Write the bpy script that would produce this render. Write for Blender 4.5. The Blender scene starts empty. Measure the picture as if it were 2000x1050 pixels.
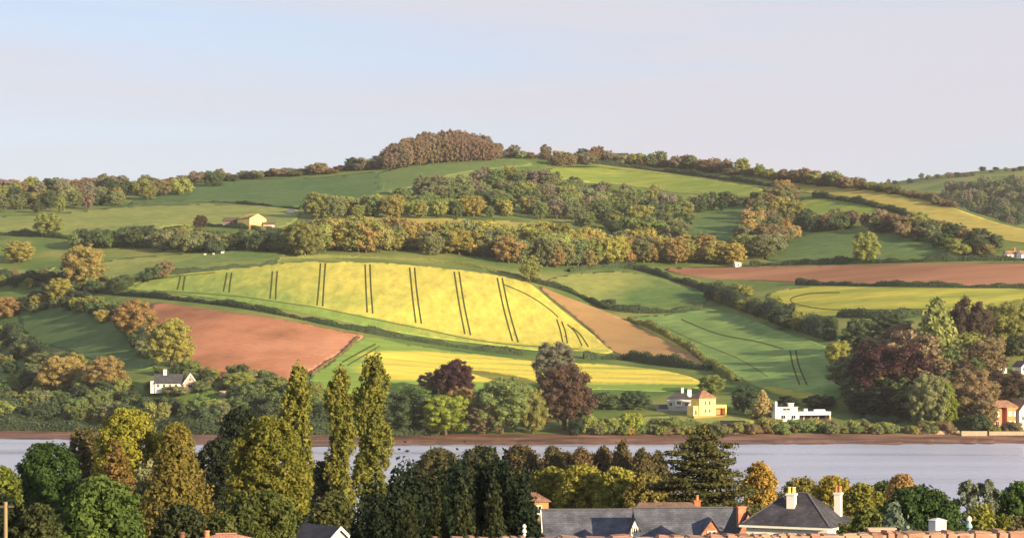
import bpy, bmesh, math, random
import numpy as np
from mathutils import Vector, Matrix, noise
from mathutils.geometry import delaunay_2d_cdt

S = bpy.context.scene
COL = S.collection
R = math.radians

# ------------------------------------------------------------ camera
FPX, UC, VH, CZ = 4510.0, 1000.0, 655.0, 40.0      # focal length in photo pixels, centre column, eye-level row, eye height (m)
cam_d = bpy.data.cameras.new('camera'); cam = bpy.data.objects.new('camera', cam_d); COL.objects.link(cam)
cam.location = (0, 0, CZ); cam.rotation_euler = (R(90), 0, 0)
cam_d.sensor_fit = 'HORIZONTAL'; cam_d.sensor_width = 36.0; cam_d.lens = 36.0 * FPX / 2000.0
cam_d.shift_y = (VH - 525.0) / 2000.0
cam_d.clip_start = 1.0; cam_d.clip_end = 60000.0
S.camera = cam

# ------------------------------------------------------------ sky, sun, exposure
SUN_AZ, SUN_EL = 45.0, 13.5          # degrees to the right of straight behind the camera, elevation
sd = Vector((math.sin(R(SUN_AZ)) * math.cos(R(SUN_EL)), -math.cos(R(SUN_AZ)) * math.cos(R(SUN_EL)), math.sin(R(SUN_EL))))
W = bpy.data.worlds.new('World'); S.world = W; W.use_nodes = True
nt = W.node_tree; nt.nodes.clear()
def wn(t, **k):
    n = nt.nodes.new(t)
    for a, b in k.items(): setattr(n, a, b)
    return n
out = wn('ShaderNodeOutputWorld'); bg = wn('ShaderNodeBackground'); bg.inputs['Strength'].default_value = 0.104
sky = wn('ShaderNodeTexSky', sky_type='NISHITA'); sky.sun_disc = False
sky.sun_elevation = R(SUN_EL); sky.sun_rotation = math.atan2(sd.x, sd.y); sky.altitude = 40; sky.air_density = 1.0; sky.dust_density = 0.9; sky.ozone_density = 1.6
tc = wn('ShaderNodeTexCoord'); mp = wn('ShaderNodeMapping'); mp.inputs['Scale'].default_value = (2.2, 2.2, 22.0); mp.inputs['Location'].default_value = (13.85, 8.55, 4.15)
nz = wn('ShaderNodeTexNoise'); nz.inputs['Scale'].default_value = 1.0; nz.inputs['Detail'].default_value = 7.0; nz.inputs['Roughness'].default_value = 0.52; nz.inputs['Distortion'].default_value = 0.35
rp = wn('ShaderNodeValToRGB'); rp.color_ramp.elements[0].position = 0.42; rp.color_ramp.elements[1].position = 0.62
rp.color_ramp.elements[0].color = (0.66, 0.66, 0.66, 1); rp.color_ramp.elements[1].color = (0.94, 0.94, 0.94, 1)
mx = wn('ShaderNodeMixRGB'); veil = wn('ShaderNodeValToRGB'); veil.color_ramp.elements[0].position = 0.37; veil.color_ramp.elements[1].position = 0.59   # thin high cloud in evening light: blue grey where thin, pinkish where thick
veil.color_ramp.elements[0].color = (0.214, 0.238, 0.292, 1); veil.color_ramp.elements[1].color = (0.296, 0.288, 0.310, 1)
vs = wn('ShaderNodeMixRGB', blend_type='MULTIPLY'); vs.inputs['Fac'].default_value = 1.0; vs.inputs['Color2'].default_value = (8.5, 8.4, 8.55, 1)
L = nt.links.new
L(tc.outputs['Generated'], mp.inputs['Vector']); L(mp.outputs['Vector'], nz.inputs['Vector']); L(nz.outputs['Fac'], rp.inputs['Fac'])
L(rp.outputs['Color'], mx.inputs['Fac']); tint = wn('ShaderNodeMixRGB', blend_type='MULTIPLY'); tint.inputs['Fac'].default_value = 1.0; tint.inputs['Color2'].default_value = (0.82, 0.775, 0.88, 1); L(sky.outputs['Color'], tint.inputs['Color1']); L(tint.outputs['Color'], mx.inputs['Color1']); L(nz.outputs['Fac'], veil.inputs['Fac']); L(veil.outputs['Color'], vs.inputs['Color1']); L(vs.outputs['Color'], mx.inputs['Color2']); L(mx.outputs['Color'], bg.inputs['Color']); L(bg.outputs['Background'], out.inputs['Surface'])
ld = bpy.data.lights.new('sun', 'SUN'); ld.energy = 4.3; ld.angle = R(0.55); ld.color = (1.0, 0.775, 0.455)
sun = bpy.data.objects.new('sun', ld); COL.objects.link(sun); sun.rotation_euler = sd.to_track_quat('Z', 'Y').to_euler(); sun.location = (600, -400, 500)
S.view_settings.view_transform = 'Standard'; S.view_settings.look = 'None'; S.view_settings.gamma = 1.0
S.view_settings.use_curve_mapping = False; S.view_settings.exposure = 1.47
S.cycles.use_denoising = True; S.cycles.max_bounces = 6; S.cycles.transparent_max_bounces = 4
S.render.film_transparent = False

# ------------------------------------------------------------ materials
MATS = {}
def newmat(name):
    m = bpy.data.materials.new(name); m.use_nodes = True; MATS[name] = m
    return m, m.node_tree, m.node_tree.nodes['Principled BSDF']
def setin(b, **k):
    for a, v in k.items():
        a = a.replace('_', ' ')
        if a in b.inputs: b.inputs[a].default_value = v
def noisy(name, cols, scale=0.05, rough=0.9, detail=6, bump=0.0, bscale=None, spec=0.2, stretch=None, coord='Object', lo=0.3, hi=0.7, bdist=0.05):
    """procedural surface: a noise ramp over the given colours and a fine bump"""
    m, t, b = newmat(name); n = t.nodes; l = t.links.new
    c = n.new('ShaderNodeTexCoord'); mpn = n.new('ShaderNodeMapping'); mpn.inputs['Scale'].default_value = stretch or (1, 1, 1)
    l(c.outputs[coord], mpn.inputs['Vector'])
    z = n.new('ShaderNodeTexNoise'); z.inputs['Scale'].default_value = scale; z.inputs['Detail'].default_value = detail; z.inputs['Roughness'].default_value = 0.62
    l(mpn.outputs['Vector'], z.inputs['Vector'])
    r = n.new('ShaderNodeValToRGB'); cr = r.color_ramp
    while len(cr.elements) < len(cols): cr.elements.new(0.5)
    for i, cc in enumerate(cols):
        cr.elements[i].position = lo + (hi - lo) * i / max(1, len(cols) - 1); cr.elements[i].color = (*cc, 1)
    l(z.outputs['Fac'], r.inputs['Fac']); l(r.outputs['Color'], b.inputs['Base Color'])
    setin(b, Roughness=rough, Specular_IOR_Level=spec)
    if bump:
        z2 = n.new('ShaderNodeTexNoise'); z2.inputs['Scale'].default_value = bscale or scale * 8; z2.inputs['Detail'].default_value = 5
        l(mpn.outputs['Vector'], z2.inputs['Vector'])
        bp = n.new('ShaderNodeBump'); bp.inputs['Strength'].default_value = bump; bp.inputs['Distance'].default_value = bdist
        l(z2.outputs['Fac'], bp.inputs['Height']); l(bp.outputs['Normal'], b.inputs['Normal'])
    return m

def leafmat(name):
    """foliage: the object's own colour, varied leaf by leaf and clump by clump, some light passing through"""
    m, t, b = newmat(name); n = t.nodes; l = t.links.new
    oi = n.new('ShaderNodeObjectInfo'); at = n.new('ShaderNodeAttribute'); at.attribute_name = 'tone'
    hs = n.new('ShaderNodeHueSaturation')
    mr = n.new('ShaderNodeMapRange'); mr.inputs['To Min'].default_value = 0.62; mr.inputs['To Max'].default_value = 1.42
    l(at.outputs['Fac'], mr.inputs['Value']); l(mr.outputs['Result'], hs.inputs['Value'])
    mh = n.new('ShaderNodeMapRange'); mh.inputs['To Min'].default_value = 0.515; mh.inputs['To Max'].default_value = 0.485
    l(at.outputs['Fac'], mh.inputs['Value']); l(mh.outputs['Result'], hs.inputs['Hue'])
    l(oi.outputs['Color'], hs.inputs['Color']); l(hs.outputs['Color'], b.inputs['Base Color'])
    setin(b, Roughness=0.72, Specular_IOR_Level=0.18)
    tr = n.new('ShaderNodeBsdfTranslucent'); l(hs.outputs['Color'], tr.inputs['Color'])
    mxs = n.new('ShaderNodeMixShader'); mxs.inputs['Fac'].default_value = 0.34
    l(b.outputs['BSDF'], mxs.inputs[1]); l(tr.outputs['BSDF'], mxs.inputs[2]); l(mxs.outputs['Shader'], n['Material Output'].inputs['Surface'])
    return m
LEAF = leafmat('foliage')
BARK = noisy('bark', [(0.05, 0.035, 0.025), (0.13, 0.10, 0.075)], scale=3, stretch=(1, 1, .25), bump=.6)

# ------------------------------------------------------------ helpers
def props(o, label=None, cat=None, group=None, kind=None):
    if label: o['label'] = label
    if cat: o['category'] = cat
    if group: o['group'] = group
    if kind: o['kind'] = kind
    return o
def link(name, mesh, parent=None, mat=None):
    o = bpy.data.objects.new(name, mesh); COL.objects.link(o)
    if parent: o.parent = parent
    if mat is not None and mesh is not None:
        for mm in (mat if isinstance(mat, (list, tuple)) else [mat]): mesh.materials.append(mm)
    return o
def empty(name, loc, rz=0.0, scale=(1, 1, 1)):
    o = bpy.data.objects.new(name, None); o.empty_display_size = 0.5; COL.objects.link(o)
    o.location = loc; o.rotation_euler = (0, 0, rz); o.scale = scale
    return o
def np_mesh(name, V, F, smooth=False):
    """mesh from numpy arrays, F all triangles or all quads"""
    V = np.asarray(V, dtype=np.float32); F = np.asarray(F, dtype=np.int32); k = F.shape[1]
    me = bpy.data.meshes.new(name)
    me.vertices.add(len(V)); me.vertices.foreach_set('co', V.ravel())
    me.loops.add(F.size); me.loops.foreach_set('vertex_index', F.ravel())
    me.polygons.add(len(F)); me.polygons.foreach_set('loop_start', np.arange(0, F.size, k, dtype=np.int32))
    me.polygons.foreach_set('loop_total', np.full(len(F), k, dtype=np.int32))
    if smooth: me.polygons.foreach_set('use_smooth', np.ones(len(F), dtype=bool))
    me.update(calc_edges=True)
    return me
def P(u, v, D):
    """world point seen at photo pixel (u, v), D metres away"""
    return Vector(((u - UC) / FPX * D, D, CZ + (VH - v) / FPX * D))

class MB:
    """collects boxes, prisms and quads into one mesh"""
    def __init__(s): s.v = []; s.f = []
    def add(s, vs, fs):
        k = len(s.v); s.v += [tuple(x) for x in vs]; s.f += [tuple(i + k for i in f) for f in fs]; return s
    def box(s, x0, x1, y0, y1, z0, z1):
        return s.add([(x0, y0, z0), (x1, y0, z0), (x1, y1, z0), (x0, y1, z0), (x0, y0, z1), (x1, y0, z1), (x1, y1, z1), (x0, y1, z1)],
                     [(0, 3, 2, 1), (4, 5, 6, 7), (0, 1, 5, 4), (1, 2, 6, 5), (2, 3, 7, 6), (3, 0, 4, 7)])
    def tube(s, pts, n=8):
        """pts: (x, y, z, r) rings, vertical-ish tube with caps"""
        vs = []; fs = []
        for (x, y, z, r) in pts:
            for i in range(n): a = 2 * math.pi * i / n; vs.append((x + r * math.cos(a), y + r * math.sin(a), z))
        for j in range(len(pts) - 1):
            for i in range(n): k = (i + 1) % n; fs.append((j * n + i, j * n + k, (j + 1) * n + k, (j + 1) * n + i))
        fs.append(tuple(range(n))[::-1]); fs.append(tuple(range((len(pts) - 1) * n, len(pts) * n)))
        return s.add(vs, fs)
    def slab(s, poly, th):
        """flat polygon (3-D points, in order) given thickness th along its normal, downwards"""
        p = [Vector(q) for q in poly]; nrm = (p[1] - p[0]).cross(p[2] - p[0]).normalized()
        k = len(p); vs = p + [q - nrm * th for q in p]
        fs = [tuple(range(k)), tuple(range(k, 2 * k))[::-1]] + [(i, k + i, k + (i + 1) % k, (i + 1) % k) for i in range(k)]
        return s.add(vs, fs)
    def build(s, name, mat, parent=None, bevel=0.0):
        me = bpy.data.meshes.new(name); me.from_pydata(s.v, [], s.f); me.update()
        if bevel:
            b = bmesh.new(); b.from_mesh(me); bmesh.ops.bevel(b, geom=b.edges[:], offset=bevel, segments=1, affect='EDGES'); b.to_mesh(me); b.free()
        return link(name, me, parent, mat)
# ------------------------------------------------------------ the far hillside
VROWS = [862, 812, 740, 650, 580, 510, 450, 400, 350, 300]
DBASE = [871, 930, 1000, 1130, 1215, 1330, 1460, 1600, 1780, 1950]
UCOLS = [-500, 0, 250, 500, 850, 1200, 1450, 1700, 2000, 2500]
DOFF = [[80, 60, 40, 15, 0, 0, 0, 0, 0, 0],
        [80, 60, 35, 10, 0, 0, 0, 0, 0, -10],
        [130, 95, -5, -15, 0, 32, 12, -30, -35, -35],
        [150, 100, -15, -45, 0, 62, 20, -35, -50, -60],
        [150, 85, -5, -45, -10, 66, 40, -20, -50, -80],
        [120, 60, 20, -25, 0, 50, 50, -5, -55, -100],
        [100, 50, 10, -10, 20, 60, 50, -30, -75, -140],
        [120, 105, 85, 70, 35, 80, 60, -55, -120, -180],
        [170, 165, 160, 110, -10, 60, 0, -110, -200, -260],
        [220, 210, 200, 150, 0, -30, -60, -180, -260, -330]]
_cp = []; _cd = []
for i, v in enumerate(VROWS):
    for j, u in enumerate(UCOLS): _cp.append((u / 250.0, v / 60.0)); _cd.append(DBASE[i] + DOFF[i][j])
_cp = np.array(_cp); _cd = np.array(_cd, float)
def _tps(r2): return np.where(r2 > 0, 0.5 * r2 * np.log(np.maximum(r2, 1e-12)), 0.0)
_n = len(_cp); _K = _tps(((_cp[:, None] - _cp[None]) ** 2).sum(-1)) + np.eye(_n) * 0.02
_P = np.hstack([np.ones((_n, 1)), _cp]); _A = np.block([[_K, _P], [_P.T, np.zeros((3, 3))]])
_w = np.linalg.solve(_A, np.concatenate([_cd, np.zeros(3)]))
CREST_U = [-500, 0, 200, 400, 500, 600, 700, 760, 850, 960, 1050, 1140, 1250, 1350, 1450, 1550, 1600, 1700, 1800, 1900, 2000, 2200, 2500]
CREST_V = [378, 368, 362, 351, 341, 335, 327, 317, 305, 300, 305, 310, 318, 326, 336, 350, 356, 365, 384, 414, 446, 470, 500]
def crest(u): return np.interp(u, CREST_U, CREST_V)
def hillD(u, v):
    q = np.stack([np.ravel(u) / 250.0, np.ravel(v) / 60.0], -1)
    d = np.empty(len(q))
    for a in range(0, len(q), 20000):
        s = q[a:a + 20000]; d[a:a + 20000] = _tps(((s[:, None] - _cp[None]) ** 2).sum(-1)) @ _w[:_n] + _w[_n] + s @ _w[_n + 1:]
    return d.reshape(np.shape(u))
def hill(u, v, lift=0.0):
    """points of the hillside under photo pixels (u, v)"""
    u = np.asarray(u, float); v = np.asarray(v, float)
    D = hillD(u, v)
    return np.stack([(u - UC) / FPX * D, D, CZ + (VH - v) / FPX * D + lift], -1)
def G(u, v, lift=0.0): return Vector(hill(np.array([u]), np.array([v]), lift)[0])

us = np.arange(-500, 2501, 12.0); nr = 200
tt = np.linspace(0, 1, nr)
UU = np.repeat(us[None], nr, 0); CV = np.array([crest(u) for u in us])
VV = 876 + (CV[None] - 876) * tt[:, None]
HG = hill(UU, VV)
top = HG[-1]
back = []
for dD, dz in ((25, -.6), (60, -4), (130, -16), (300, -45), (700, -80), (1500, -110), (2300, -130)):
    b = top.copy(); k = (top[:, 1] + dD) / top[:, 1]; b[:, 0] *= k; b[:, 1] += dD; b[:, 2] = np.maximum(top[:, 2] + dz, 12.0); back.append(b)
f0 = HG[0].copy(); f1 = f0.copy(); f1[:, 1] -= 60; f1[:, 2] = -3.5; f2 = f1.copy(); f2[:, 1] -= 150; f2[:, 2] = -4.5
ALL = np.concatenate([f2[None], f1[None], HG, np.array(back)], 0)
nR, nC = ALL.shape[:2]
idx = np.arange(nR * nC).reshape(nR, nC)
F = np.stack([idx[:-1, :-1], idx[:-1, 1:], idx[1:, 1:], idx[1:, :-1]], -1).reshape(-1, 4)
PASTURE = noisy('pasture_grass', [(0.060, 0.115, 0.034), (0.115, 0.160, 0.048), (0.195, 0.205, 0.070)], scale=.02, detail=9, lo=.36, hi=.64, rough=1, spec=.05, bump=.5, bscale=.5, bdist=.4)
hillside = link('hillside', np_mesh('hillside', ALL.reshape(-1, 3), F, True), None, PASTURE)
props(hillside, 'green rolling hillside across the estuary', 'hillside', kind='structure')

# far ridge beyond the right-hand crest
ru = np.arange(1500, 3001, 25.0); rv = np.interp(ru, [1500, 1700, 1780, 1850, 1900, 2000, 2200, 3000], [372, 362, 350, 340, 335, 326, 322, 350])
rr = []
for k, (D, dv) in enumerate(((2050, 175), (2200, 140), (2400, 95), (2600, 55), (2800, 22), (2950, 0))):
    z = CZ + (VH - (rv + dv)) / FPX * D; rr.append(np.stack([(ru - UC) / FPX * D, np.full_like(ru, D), z], -1))
for dD, dz in ((120, -8), (400, -50), (1300, -110)):
    b = rr[5].copy(); b[:, 1] += dD; b[:, 0] *= (2950 + dD) / 2950; b[:, 2] += dz; rr.append(b)
RG = np.array(rr); nR, nC = RG.shape[:2]; idx = np.arange(nR * nC).reshape(nR, nC)
F = np.stack([idx[:-1, :-1], idx[:-1, 1:], idx[1:, 1:], idx[1:, :-1]], -1).reshape(-1, 4)
def ridgeP(u, dv):
    """point on the far ridge: dv photo rows under its skyline"""
    D = float(np.interp(dv, [0, 22, 55, 95, 140, 175], [2950, 2800, 2600, 2400, 2200, 2050]))
    return P(u, float(np.interp(u, ru, rv)) + dv, D)
far_ridge = link('far_ridge', np_mesh('far_ridge', RG.reshape(-1, 3), F, True), None, PASTURE)
props(far_ridge, 'darker green ridge showing behind the hill on the right', 'hill', kind='structure')

# near bank: falls from the camera's garden to the water
NB_D = [-300, 0, 28, 45, 70, 120, 200, 300, 400, 480, 520, 600]
NB_Z = [40, 37.8, 36.0, 33.0, 29.5, 24.5, 18.0, 11.0, 4.5, 0.6, -1.2, -4.0]
def nearz(D): return float(np.interp(D, NB_D, NB_Z))
gx = np.linspace(-900, 900, 61); gy = np.concatenate([np.linspace(-300, 0, 6)[:-1], np.linspace(0, 600, 61)])
V = np.array([[(x, y, nearz(y) + .25 * noise.noise(Vector((x * .03, y * .03, 0)))) for x in gx] for y in gy])
nR, nC = V.shape[:2]; idx = np.arange(nR * nC).reshape(nR, nC)
F = np.stack([idx[:-1, :-1], idx[:-1, 1:], idx[1:, 1:], idx[1:, :-1]], -1).reshape(-1, 4)
props(link('near_bank_ground', np_mesh('near_bank_ground', V.reshape(-1, 3), F, True), None,
      noisy('garden_ground', [(0.03, 0.045, 0.015), (0.06, 0.085, 0.025), (0.10, 0.09, 0.05)], scale=.15, bump=.4, bscale=3)), kind='structure')
BED = noisy('river_bed', [(0.14, 0.09, 0.06), (0.20, 0.13, 0.09)], scale=.02)
props(link('ground', np_mesh('ground', [(-3600, -400, -6), (3600, -400, -6), (3600, 4900, -6), (-3600, 4900, -6)], [(0, 1, 2, 3)]), None, BED), kind='structure')

# estuary water
m, t, b = newmat('estuary_water'); n = t.nodes; l = t.links.new
setin(b, Base_Color=(0.38, 0.41, 0.53, 1), Roughness=0.26, IOR=1.5, Specular_IOR_Level=0.9)
c = n.new('ShaderNodeTexCoord'); mpn = n.new('ShaderNodeMapping'); mpn.inputs['Scale'].default_value = (.5, 1.0, 1)
z = n.new('ShaderNodeTexNoise'); z.inputs['Scale'].default_value = .55; z.inputs['Detail'].default_value = 6
z2 = n.new('ShaderNodeTexNoise'); z2.inputs['Scale'].default_value = .03; z2.inputs['Detail'].default_value = 6
mpn2 = n.new('ShaderNodeMapping'); mpn2.inputs['Scale'].default_value = (.12, 1.0, 1)
r = n.new('ShaderNodeMapRange'); r.inputs['From Min'].default_value = .3; r.inputs['From Max'].default_value = .7; r.inputs['To Min'].default_value = .12; r.inputs['To Max'].default_value = .50
bp = n.new('ShaderNodeBump'); bp.inputs['Strength'].default_value = 1.0; bp.inputs['Distance'].default_value = .35
l(c.outputs['Object'], mpn.inputs['Vector']); l(mpn.outputs['Vector'], z.inputs['Vector']); l(c.outputs['Object'], mpn2.inputs['Vector']); l(mpn2.outputs['Vector'], z2.inputs['Vector'])
l(z2.outputs['Fac'], r.inputs['Value']); l(r.outputs['Result'], b.inputs['Roughness'])
l(z.outputs['Fac'], bp.inputs['Height']); l(bp.outputs['Normal'], b.inputs['Normal'])
props(link('estuary_water', np_mesh('estuary_water', [(-3000, 300, 0), (3000, 300, 0), (3000, 1400, 0), (-3000, 1400, 0)], [(0, 1, 2, 3)]), None, m),
      'pale lilac estuary water between the two banks', 'water', kind='structure')

# ------------------------------------------------------------ fields draped on the hillside
def inpoly(px, py, poly):
    c = np.zeros(len(px), bool); n = len(poly)
    for i in range(n):
        x0, y0 = poly[i]; x1, y1 = poly[(i + 1) % n]
        if y0 == y1: continue
        k = ((y0 > py) != (y1 > py)) & (px < (x1 - x0) * (py - y0) / (y1 - y0) + x0); c ^= k
    return c
def curve(pts, sub=4, closed=False):
    """Catmull-Rom through the points"""
    p = [np.array(q, float) for q in pts]; n = len(p); o = []
    for i in range(n if closed else n - 1):
        if closed: a, b_, c_, d = p[i - 1], p[i], p[(i + 1) % n], p[(i + 2) % n]
        else: a, b_, c_, d = p[max(i - 1, 0)], p[i], p[i + 1], p[min(i + 2, n - 1)]
        for s in range(sub):
            t_ = s / sub
            o.append(.5 * (2 * b_ + (c_ - a) * t_ + (2 * a - 5 * b_ + 4 * c_ - d) * t_ ** 2 + (3 * b_ - a - 3 * c_ + d) * t_ ** 3))
    if not closed: o.append(p[-1])
    return o
def strip(pts, w):
    """outline of a band of width w (photo px) round a polyline"""
    q = curve(pts, 4) if len(pts) > 2 else [np.array(pts[0], float), np.array(pts[1], float)]
    a = []; b_ = []
    for i in range(len(q)):
        d = q[min(i + 1, len(q) - 1)] - q[max(i - 1, 0)]; d = d / (np.linalg.norm(d) + 1e-9); nn = np.array((-d[1], d[0])) * w / 2
        a.append(q[i] + nn); b_.append(q[i] - nn)
    return a + b_[::-1]
def field(name, outline, mat, lift, label, cuts=(), tone=None, du=11.0, dv=4.0, smooth=True):
    """a sheet of crop or soil over the hillside; cuts are gaps where the ground shows (wheel tracks)"""
    bd = curve(outline, 4, True)
    bpoly = [tuple(q) for q in bd]
    ux = [q[0] for q in bd]; vx = [q[1] for q in bd]
    rng = np.random.default_rng(len(label) + abs(int(ux[0])))
    gu, gv = np.meshgrid(np.arange(min(ux), max(ux), du), np.arange(min(vx), max(vx), dv))
    gu = gu.ravel() + rng.uniform(-2, 2, gu.size); gv = gv.ravel() + rng.uniform(-.8, .8, gv.size)
    k = inpoly(gu, gv, bpoly); gu = gu[k]; gv = gv[k]
    verts = [Vector((q[0], q[1] * 2)) for q in bd]; edges = [(i, (i + 1) % len(bd)) for i in range(len(bd))]
    cp = []
    for pts, w in cuts:
        st = [tuple(q) for q in strip(pts, w)]; o = len(verts); cp.append(st)
        verts += [Vector((q[0], q[1] * 2)) for q in st]; edges += [(o + i, o + (i + 1) % len(st)) for i in range(len(st))]
    for st in cp: 
        kk = inpoly(gu, gv, st); gu = gu[~kk]; gv = gv[~kk]
    verts += [Vector((a, b_ * 2)) for a, b_ in zip(gu, gv)]
    rv_, re_, rf_, *_ = delaunay_2d_cdt(verts, edges, [], 0, 1e-4)
    rv = np.array([(q.x, q.y / 2) for q in rv_]); rf = np.array([f for f in rf_ if len(f) == 3])
    ce = rv[rf].mean(1); keep = inpoly(ce[:, 0], ce[:, 1], bpoly)
    trk = np.zeros(len(rf), bool)
    for st in cp: trk |= inpoly(ce[:, 0], ce[:, 1], st)
    rf = rf[keep]; trk = trk[keep]
    T3 = hill(rv[:, 0], rv[:, 1], lift)
    # faces upward
    a, b_, c_ = T3[rf[:, 0]], T3[rf[:, 1]], T3[rf[:, 2]]; flip = np.cross(b_ - a, c_ - a)[:, 2] < 0
    rf[flip] = rf[flip][:, ::-1]
    # skirts down every open edge: the standing edge of the crop
    ed = np.concatenate([rf[:, [0, 1]], rf[:, [1, 2]], rf[:, [2, 0]]]); key = np.sort(ed, 1); 
    _, inv, cnt = np.unique(key, axis=0, return_inverse=True, return_counts=True); inv = inv.ravel()
    oe = ed[cnt[inv] == 1]
    nb = len(T3); low = T3.copy(); low[:, 2] -= lift + .3
    sk = np.concatenate([np.stack([oe[:, 0], oe[:, 0] + nb, oe[:, 1] + nb], -1), np.stack([oe[:, 0], oe[:, 1] + nb, oe[:, 1]], -1)])
    me = np_mesh(name, np.concatenate([T3, low]), np.concatenate([rf, sk]))
    if tone is not None:
        at = me.attributes.new('tone', 'FLOAT', 'POINT'); tv = np.array([tone(a, b_) for a, b_ in rv]); at.data.foreach_set('value', np.concatenate([tv, tv]).astype(np.float32))
    ob = link(name, me, None, [mat, TRACK])
    me.polygons.foreach_set('material_index', np.concatenate([trk, np.zeros(len(sk), bool)]).astype(np.int32))
    return props(ob, label, name.split('_')[-1], kind='structure')
TRACK = noisy('wheel_track', [(0.045, 0.055, 0.016), (0.085, 0.085, 0.026)], scale=.3, rough=1, spec=.03)

def cropmat(name, green, full, fine=.35, patch=.03, streak=(1, 1, 1), amp=1.9):
    """a crop whose stand runs from thin and green (tone 0) to full (tone 1), patchy"""
    m, t, b = newmat(name); n = t.nodes; l = t.links.new
    at = n.new('ShaderNodeAttribute'); at.attribute_name = 'tone'
    c = n.new('ShaderNodeTexCoord'); mpn = n.new('ShaderNodeMapping'); mpn.inputs['Scale'].default_value = streak
    z = n.new('ShaderNodeTexNoise'); z.inputs['Scale'].default_value = patch; z.inputs['Detail'].default_value = 8; z.inputs['Roughness'].default_value = .68
    l(c.outputs['Object'], mpn.inputs['Vector']); l(mpn.outputs['Vector'], z.inputs['Vector'])
    ad = n.new('ShaderNodeMath'); ad.operation = 'MULTIPLY_ADD'; ad.inputs[1].default_value = amp; ad.inputs[2].default_value = -amp / 2
    l(z.outputs['Fac'], ad.inputs[0])
    sm = n.new('ShaderNodeMath'); sm.operation = 'ADD'; sm.use_clamp = True; l(ad.outputs[0], sm.inputs[0]); l(at.outputs['Fac'], sm.inputs[1])
    mixc = n.new('ShaderNodeMixRGB'); mixc.inputs['Color1'].default_value = (*green, 1); mixc.inputs['Color2'].default_value = (*full, 1)
    l(sm.outputs[0], mixc.inputs['Fac'])
    z2 = n.new('ShaderNodeTexNoise'); z2.inputs['Scale'].default_value = fine * .4; z2.inputs['Detail'].default_value = 7; z2.inputs['Roughness'].default_value = .7
    l(mpn.outputs['Vector'], z2.inputs['Vector'])
    hs = n.new('ShaderNodeHueSaturation'); mr = n.new('ShaderNodeMapRange'); mr.inputs['From Min'].default_value = .25; mr.inputs['From Max'].default_value = .75; mr.inputs['To Min'].default_value = .66; mr.inputs['To Max'].default_value = 1.34
    l(z2.outputs['Fac'], mr.inputs['Value']); l(mr.outputs['Result'], hs.inputs['Value']); l(mixc.outputs['Color'], hs.inputs['Color'])
    l(hs.outputs['Color'], b.inputs['Base Color']); setin(b, Roughness=.95, Specular_IOR_Level=.08)
    bp = n.new('ShaderNodeBump'); bp.inputs['Strength'].default_value = .5; bp.inputs['Distance'].default_value = .25
    l(z2.outputs['Fac'], bp.inputs['Height']); l(bp.outputs['Normal'], b.inputs['Normal'])
    return m
RAPE = cropmat('rapeseed_in_flower', (0.18, 0.26, 0.060), (0.60, 0.49, 0.095), streak=(1.6, .3, 1), amp=1.15, patch=.09)
RAPE2 = cropmat('rapeseed_in_flower_strips', (0.17, 0.26, 0.055), (0.62, 0.50, 0.085), streak=(.15, 1.6, 1))
BARLEY = cropmat('young_barley', (0.105, 0.195, 0.062), (0.195, 0.28, 0.085), streak=(.8, 1.2, 1))
PALECROP = cropmat('pale_yellow_crop', (0.15, 0.21, 0.045), (0.36, 0.34, 0.06), streak=(.5, 1.6, 1))
GOLDHAY = cropmat('golden_crop', (0.18, 0.20, 0.055), (0.33, 0.28, 0.075), streak=(.6, 1, 1))
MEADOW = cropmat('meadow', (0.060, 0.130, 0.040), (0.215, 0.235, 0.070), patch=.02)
DKMEADOW = cropmat('shaded_meadow', (0.050, 0.108, 0.038), (0.110, 0.158, 0.052), patch=.02)  # darker meadow copy carrying the shade of most of these fields in its colour
TAN = noisy('bare_tan_soil', [(0.29, 0.185, 0.085), (0.39, 0.245, 0.11)], scale=.04, rough=1, spec=.02, bump=.6, bscale=.4, bdist=.3)
REDSOIL = noisy('red_ploughed_soil', [(0.22, 0.105, 0.063), (0.36, 0.165, 0.098), (0.46, 0.225, 0.138)], scale=.02, detail=9, lo=.36, hi=.64, rough=1, spec=.02, bump=.7, bscale=.35, bdist=.3, stretch=(1, .6, 1))
BROWNSOIL = noisy('brown_ploughed_soil', [(0.20, 0.105, 0.065), (0.29, 0.150, 0.095), (0.35, 0.19, 0.125)], scale=.02, rough=1, spec=.02, bump=.7, bscale=.3, bdist=.3, stretch=(.4, 1.5, 1))

def furrow(m, scale, ang, amt=.35, dist=.25):
    t = m.node_tree; n = t.nodes; l = t.links.new; b = n['Principled BSDF']
    c = n.new('ShaderNodeTexCoord'); mp_ = n.new('ShaderNodeMapping'); mp_.inputs['Rotation'].default_value = (0, 0, R(ang)); w = n.new('ShaderNodeTexWave'); w.inputs['Scale'].default_value = scale; w.inputs['Distortion'].default_value = 3.0; w.inputs['Detail'].default_value = 3; w.inputs['Detail Scale'].default_value = .6
    l(c.outputs['Object'], mp_.inputs['Vector']); l(mp_.outputs['Vector'], w.inputs['Vector'])
    src = b.inputs['Base Color'].links[0].from_socket; hs = n.new('ShaderNodeHueSaturation'); mr = n.new('ShaderNodeMapRange'); mr.inputs['To Min'].default_value = 1 - amt; mr.inputs['To Max'].default_value = 1 + amt * .6
    l(w.outputs['Fac'], mr.inputs['Value']); l(mr.outputs['Result'], hs.inputs['Value']); l(src, hs.inputs['Color']); l(hs.outputs['Color'], b.inputs['Base Color'])
    bp = n.new('ShaderNodeBump'); bp.inputs['Strength'].default_value = .8; bp.inputs['Distance'].default_value = dist; l(w.outputs['Fac'], bp.inputs['Height'])
    if b.inputs['Normal'].links: l(b.inputs['Normal'].links[0].from_socket, bp.inputs['Normal'])
    l(bp.outputs['Normal'], b.inputs['Normal'])
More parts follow.
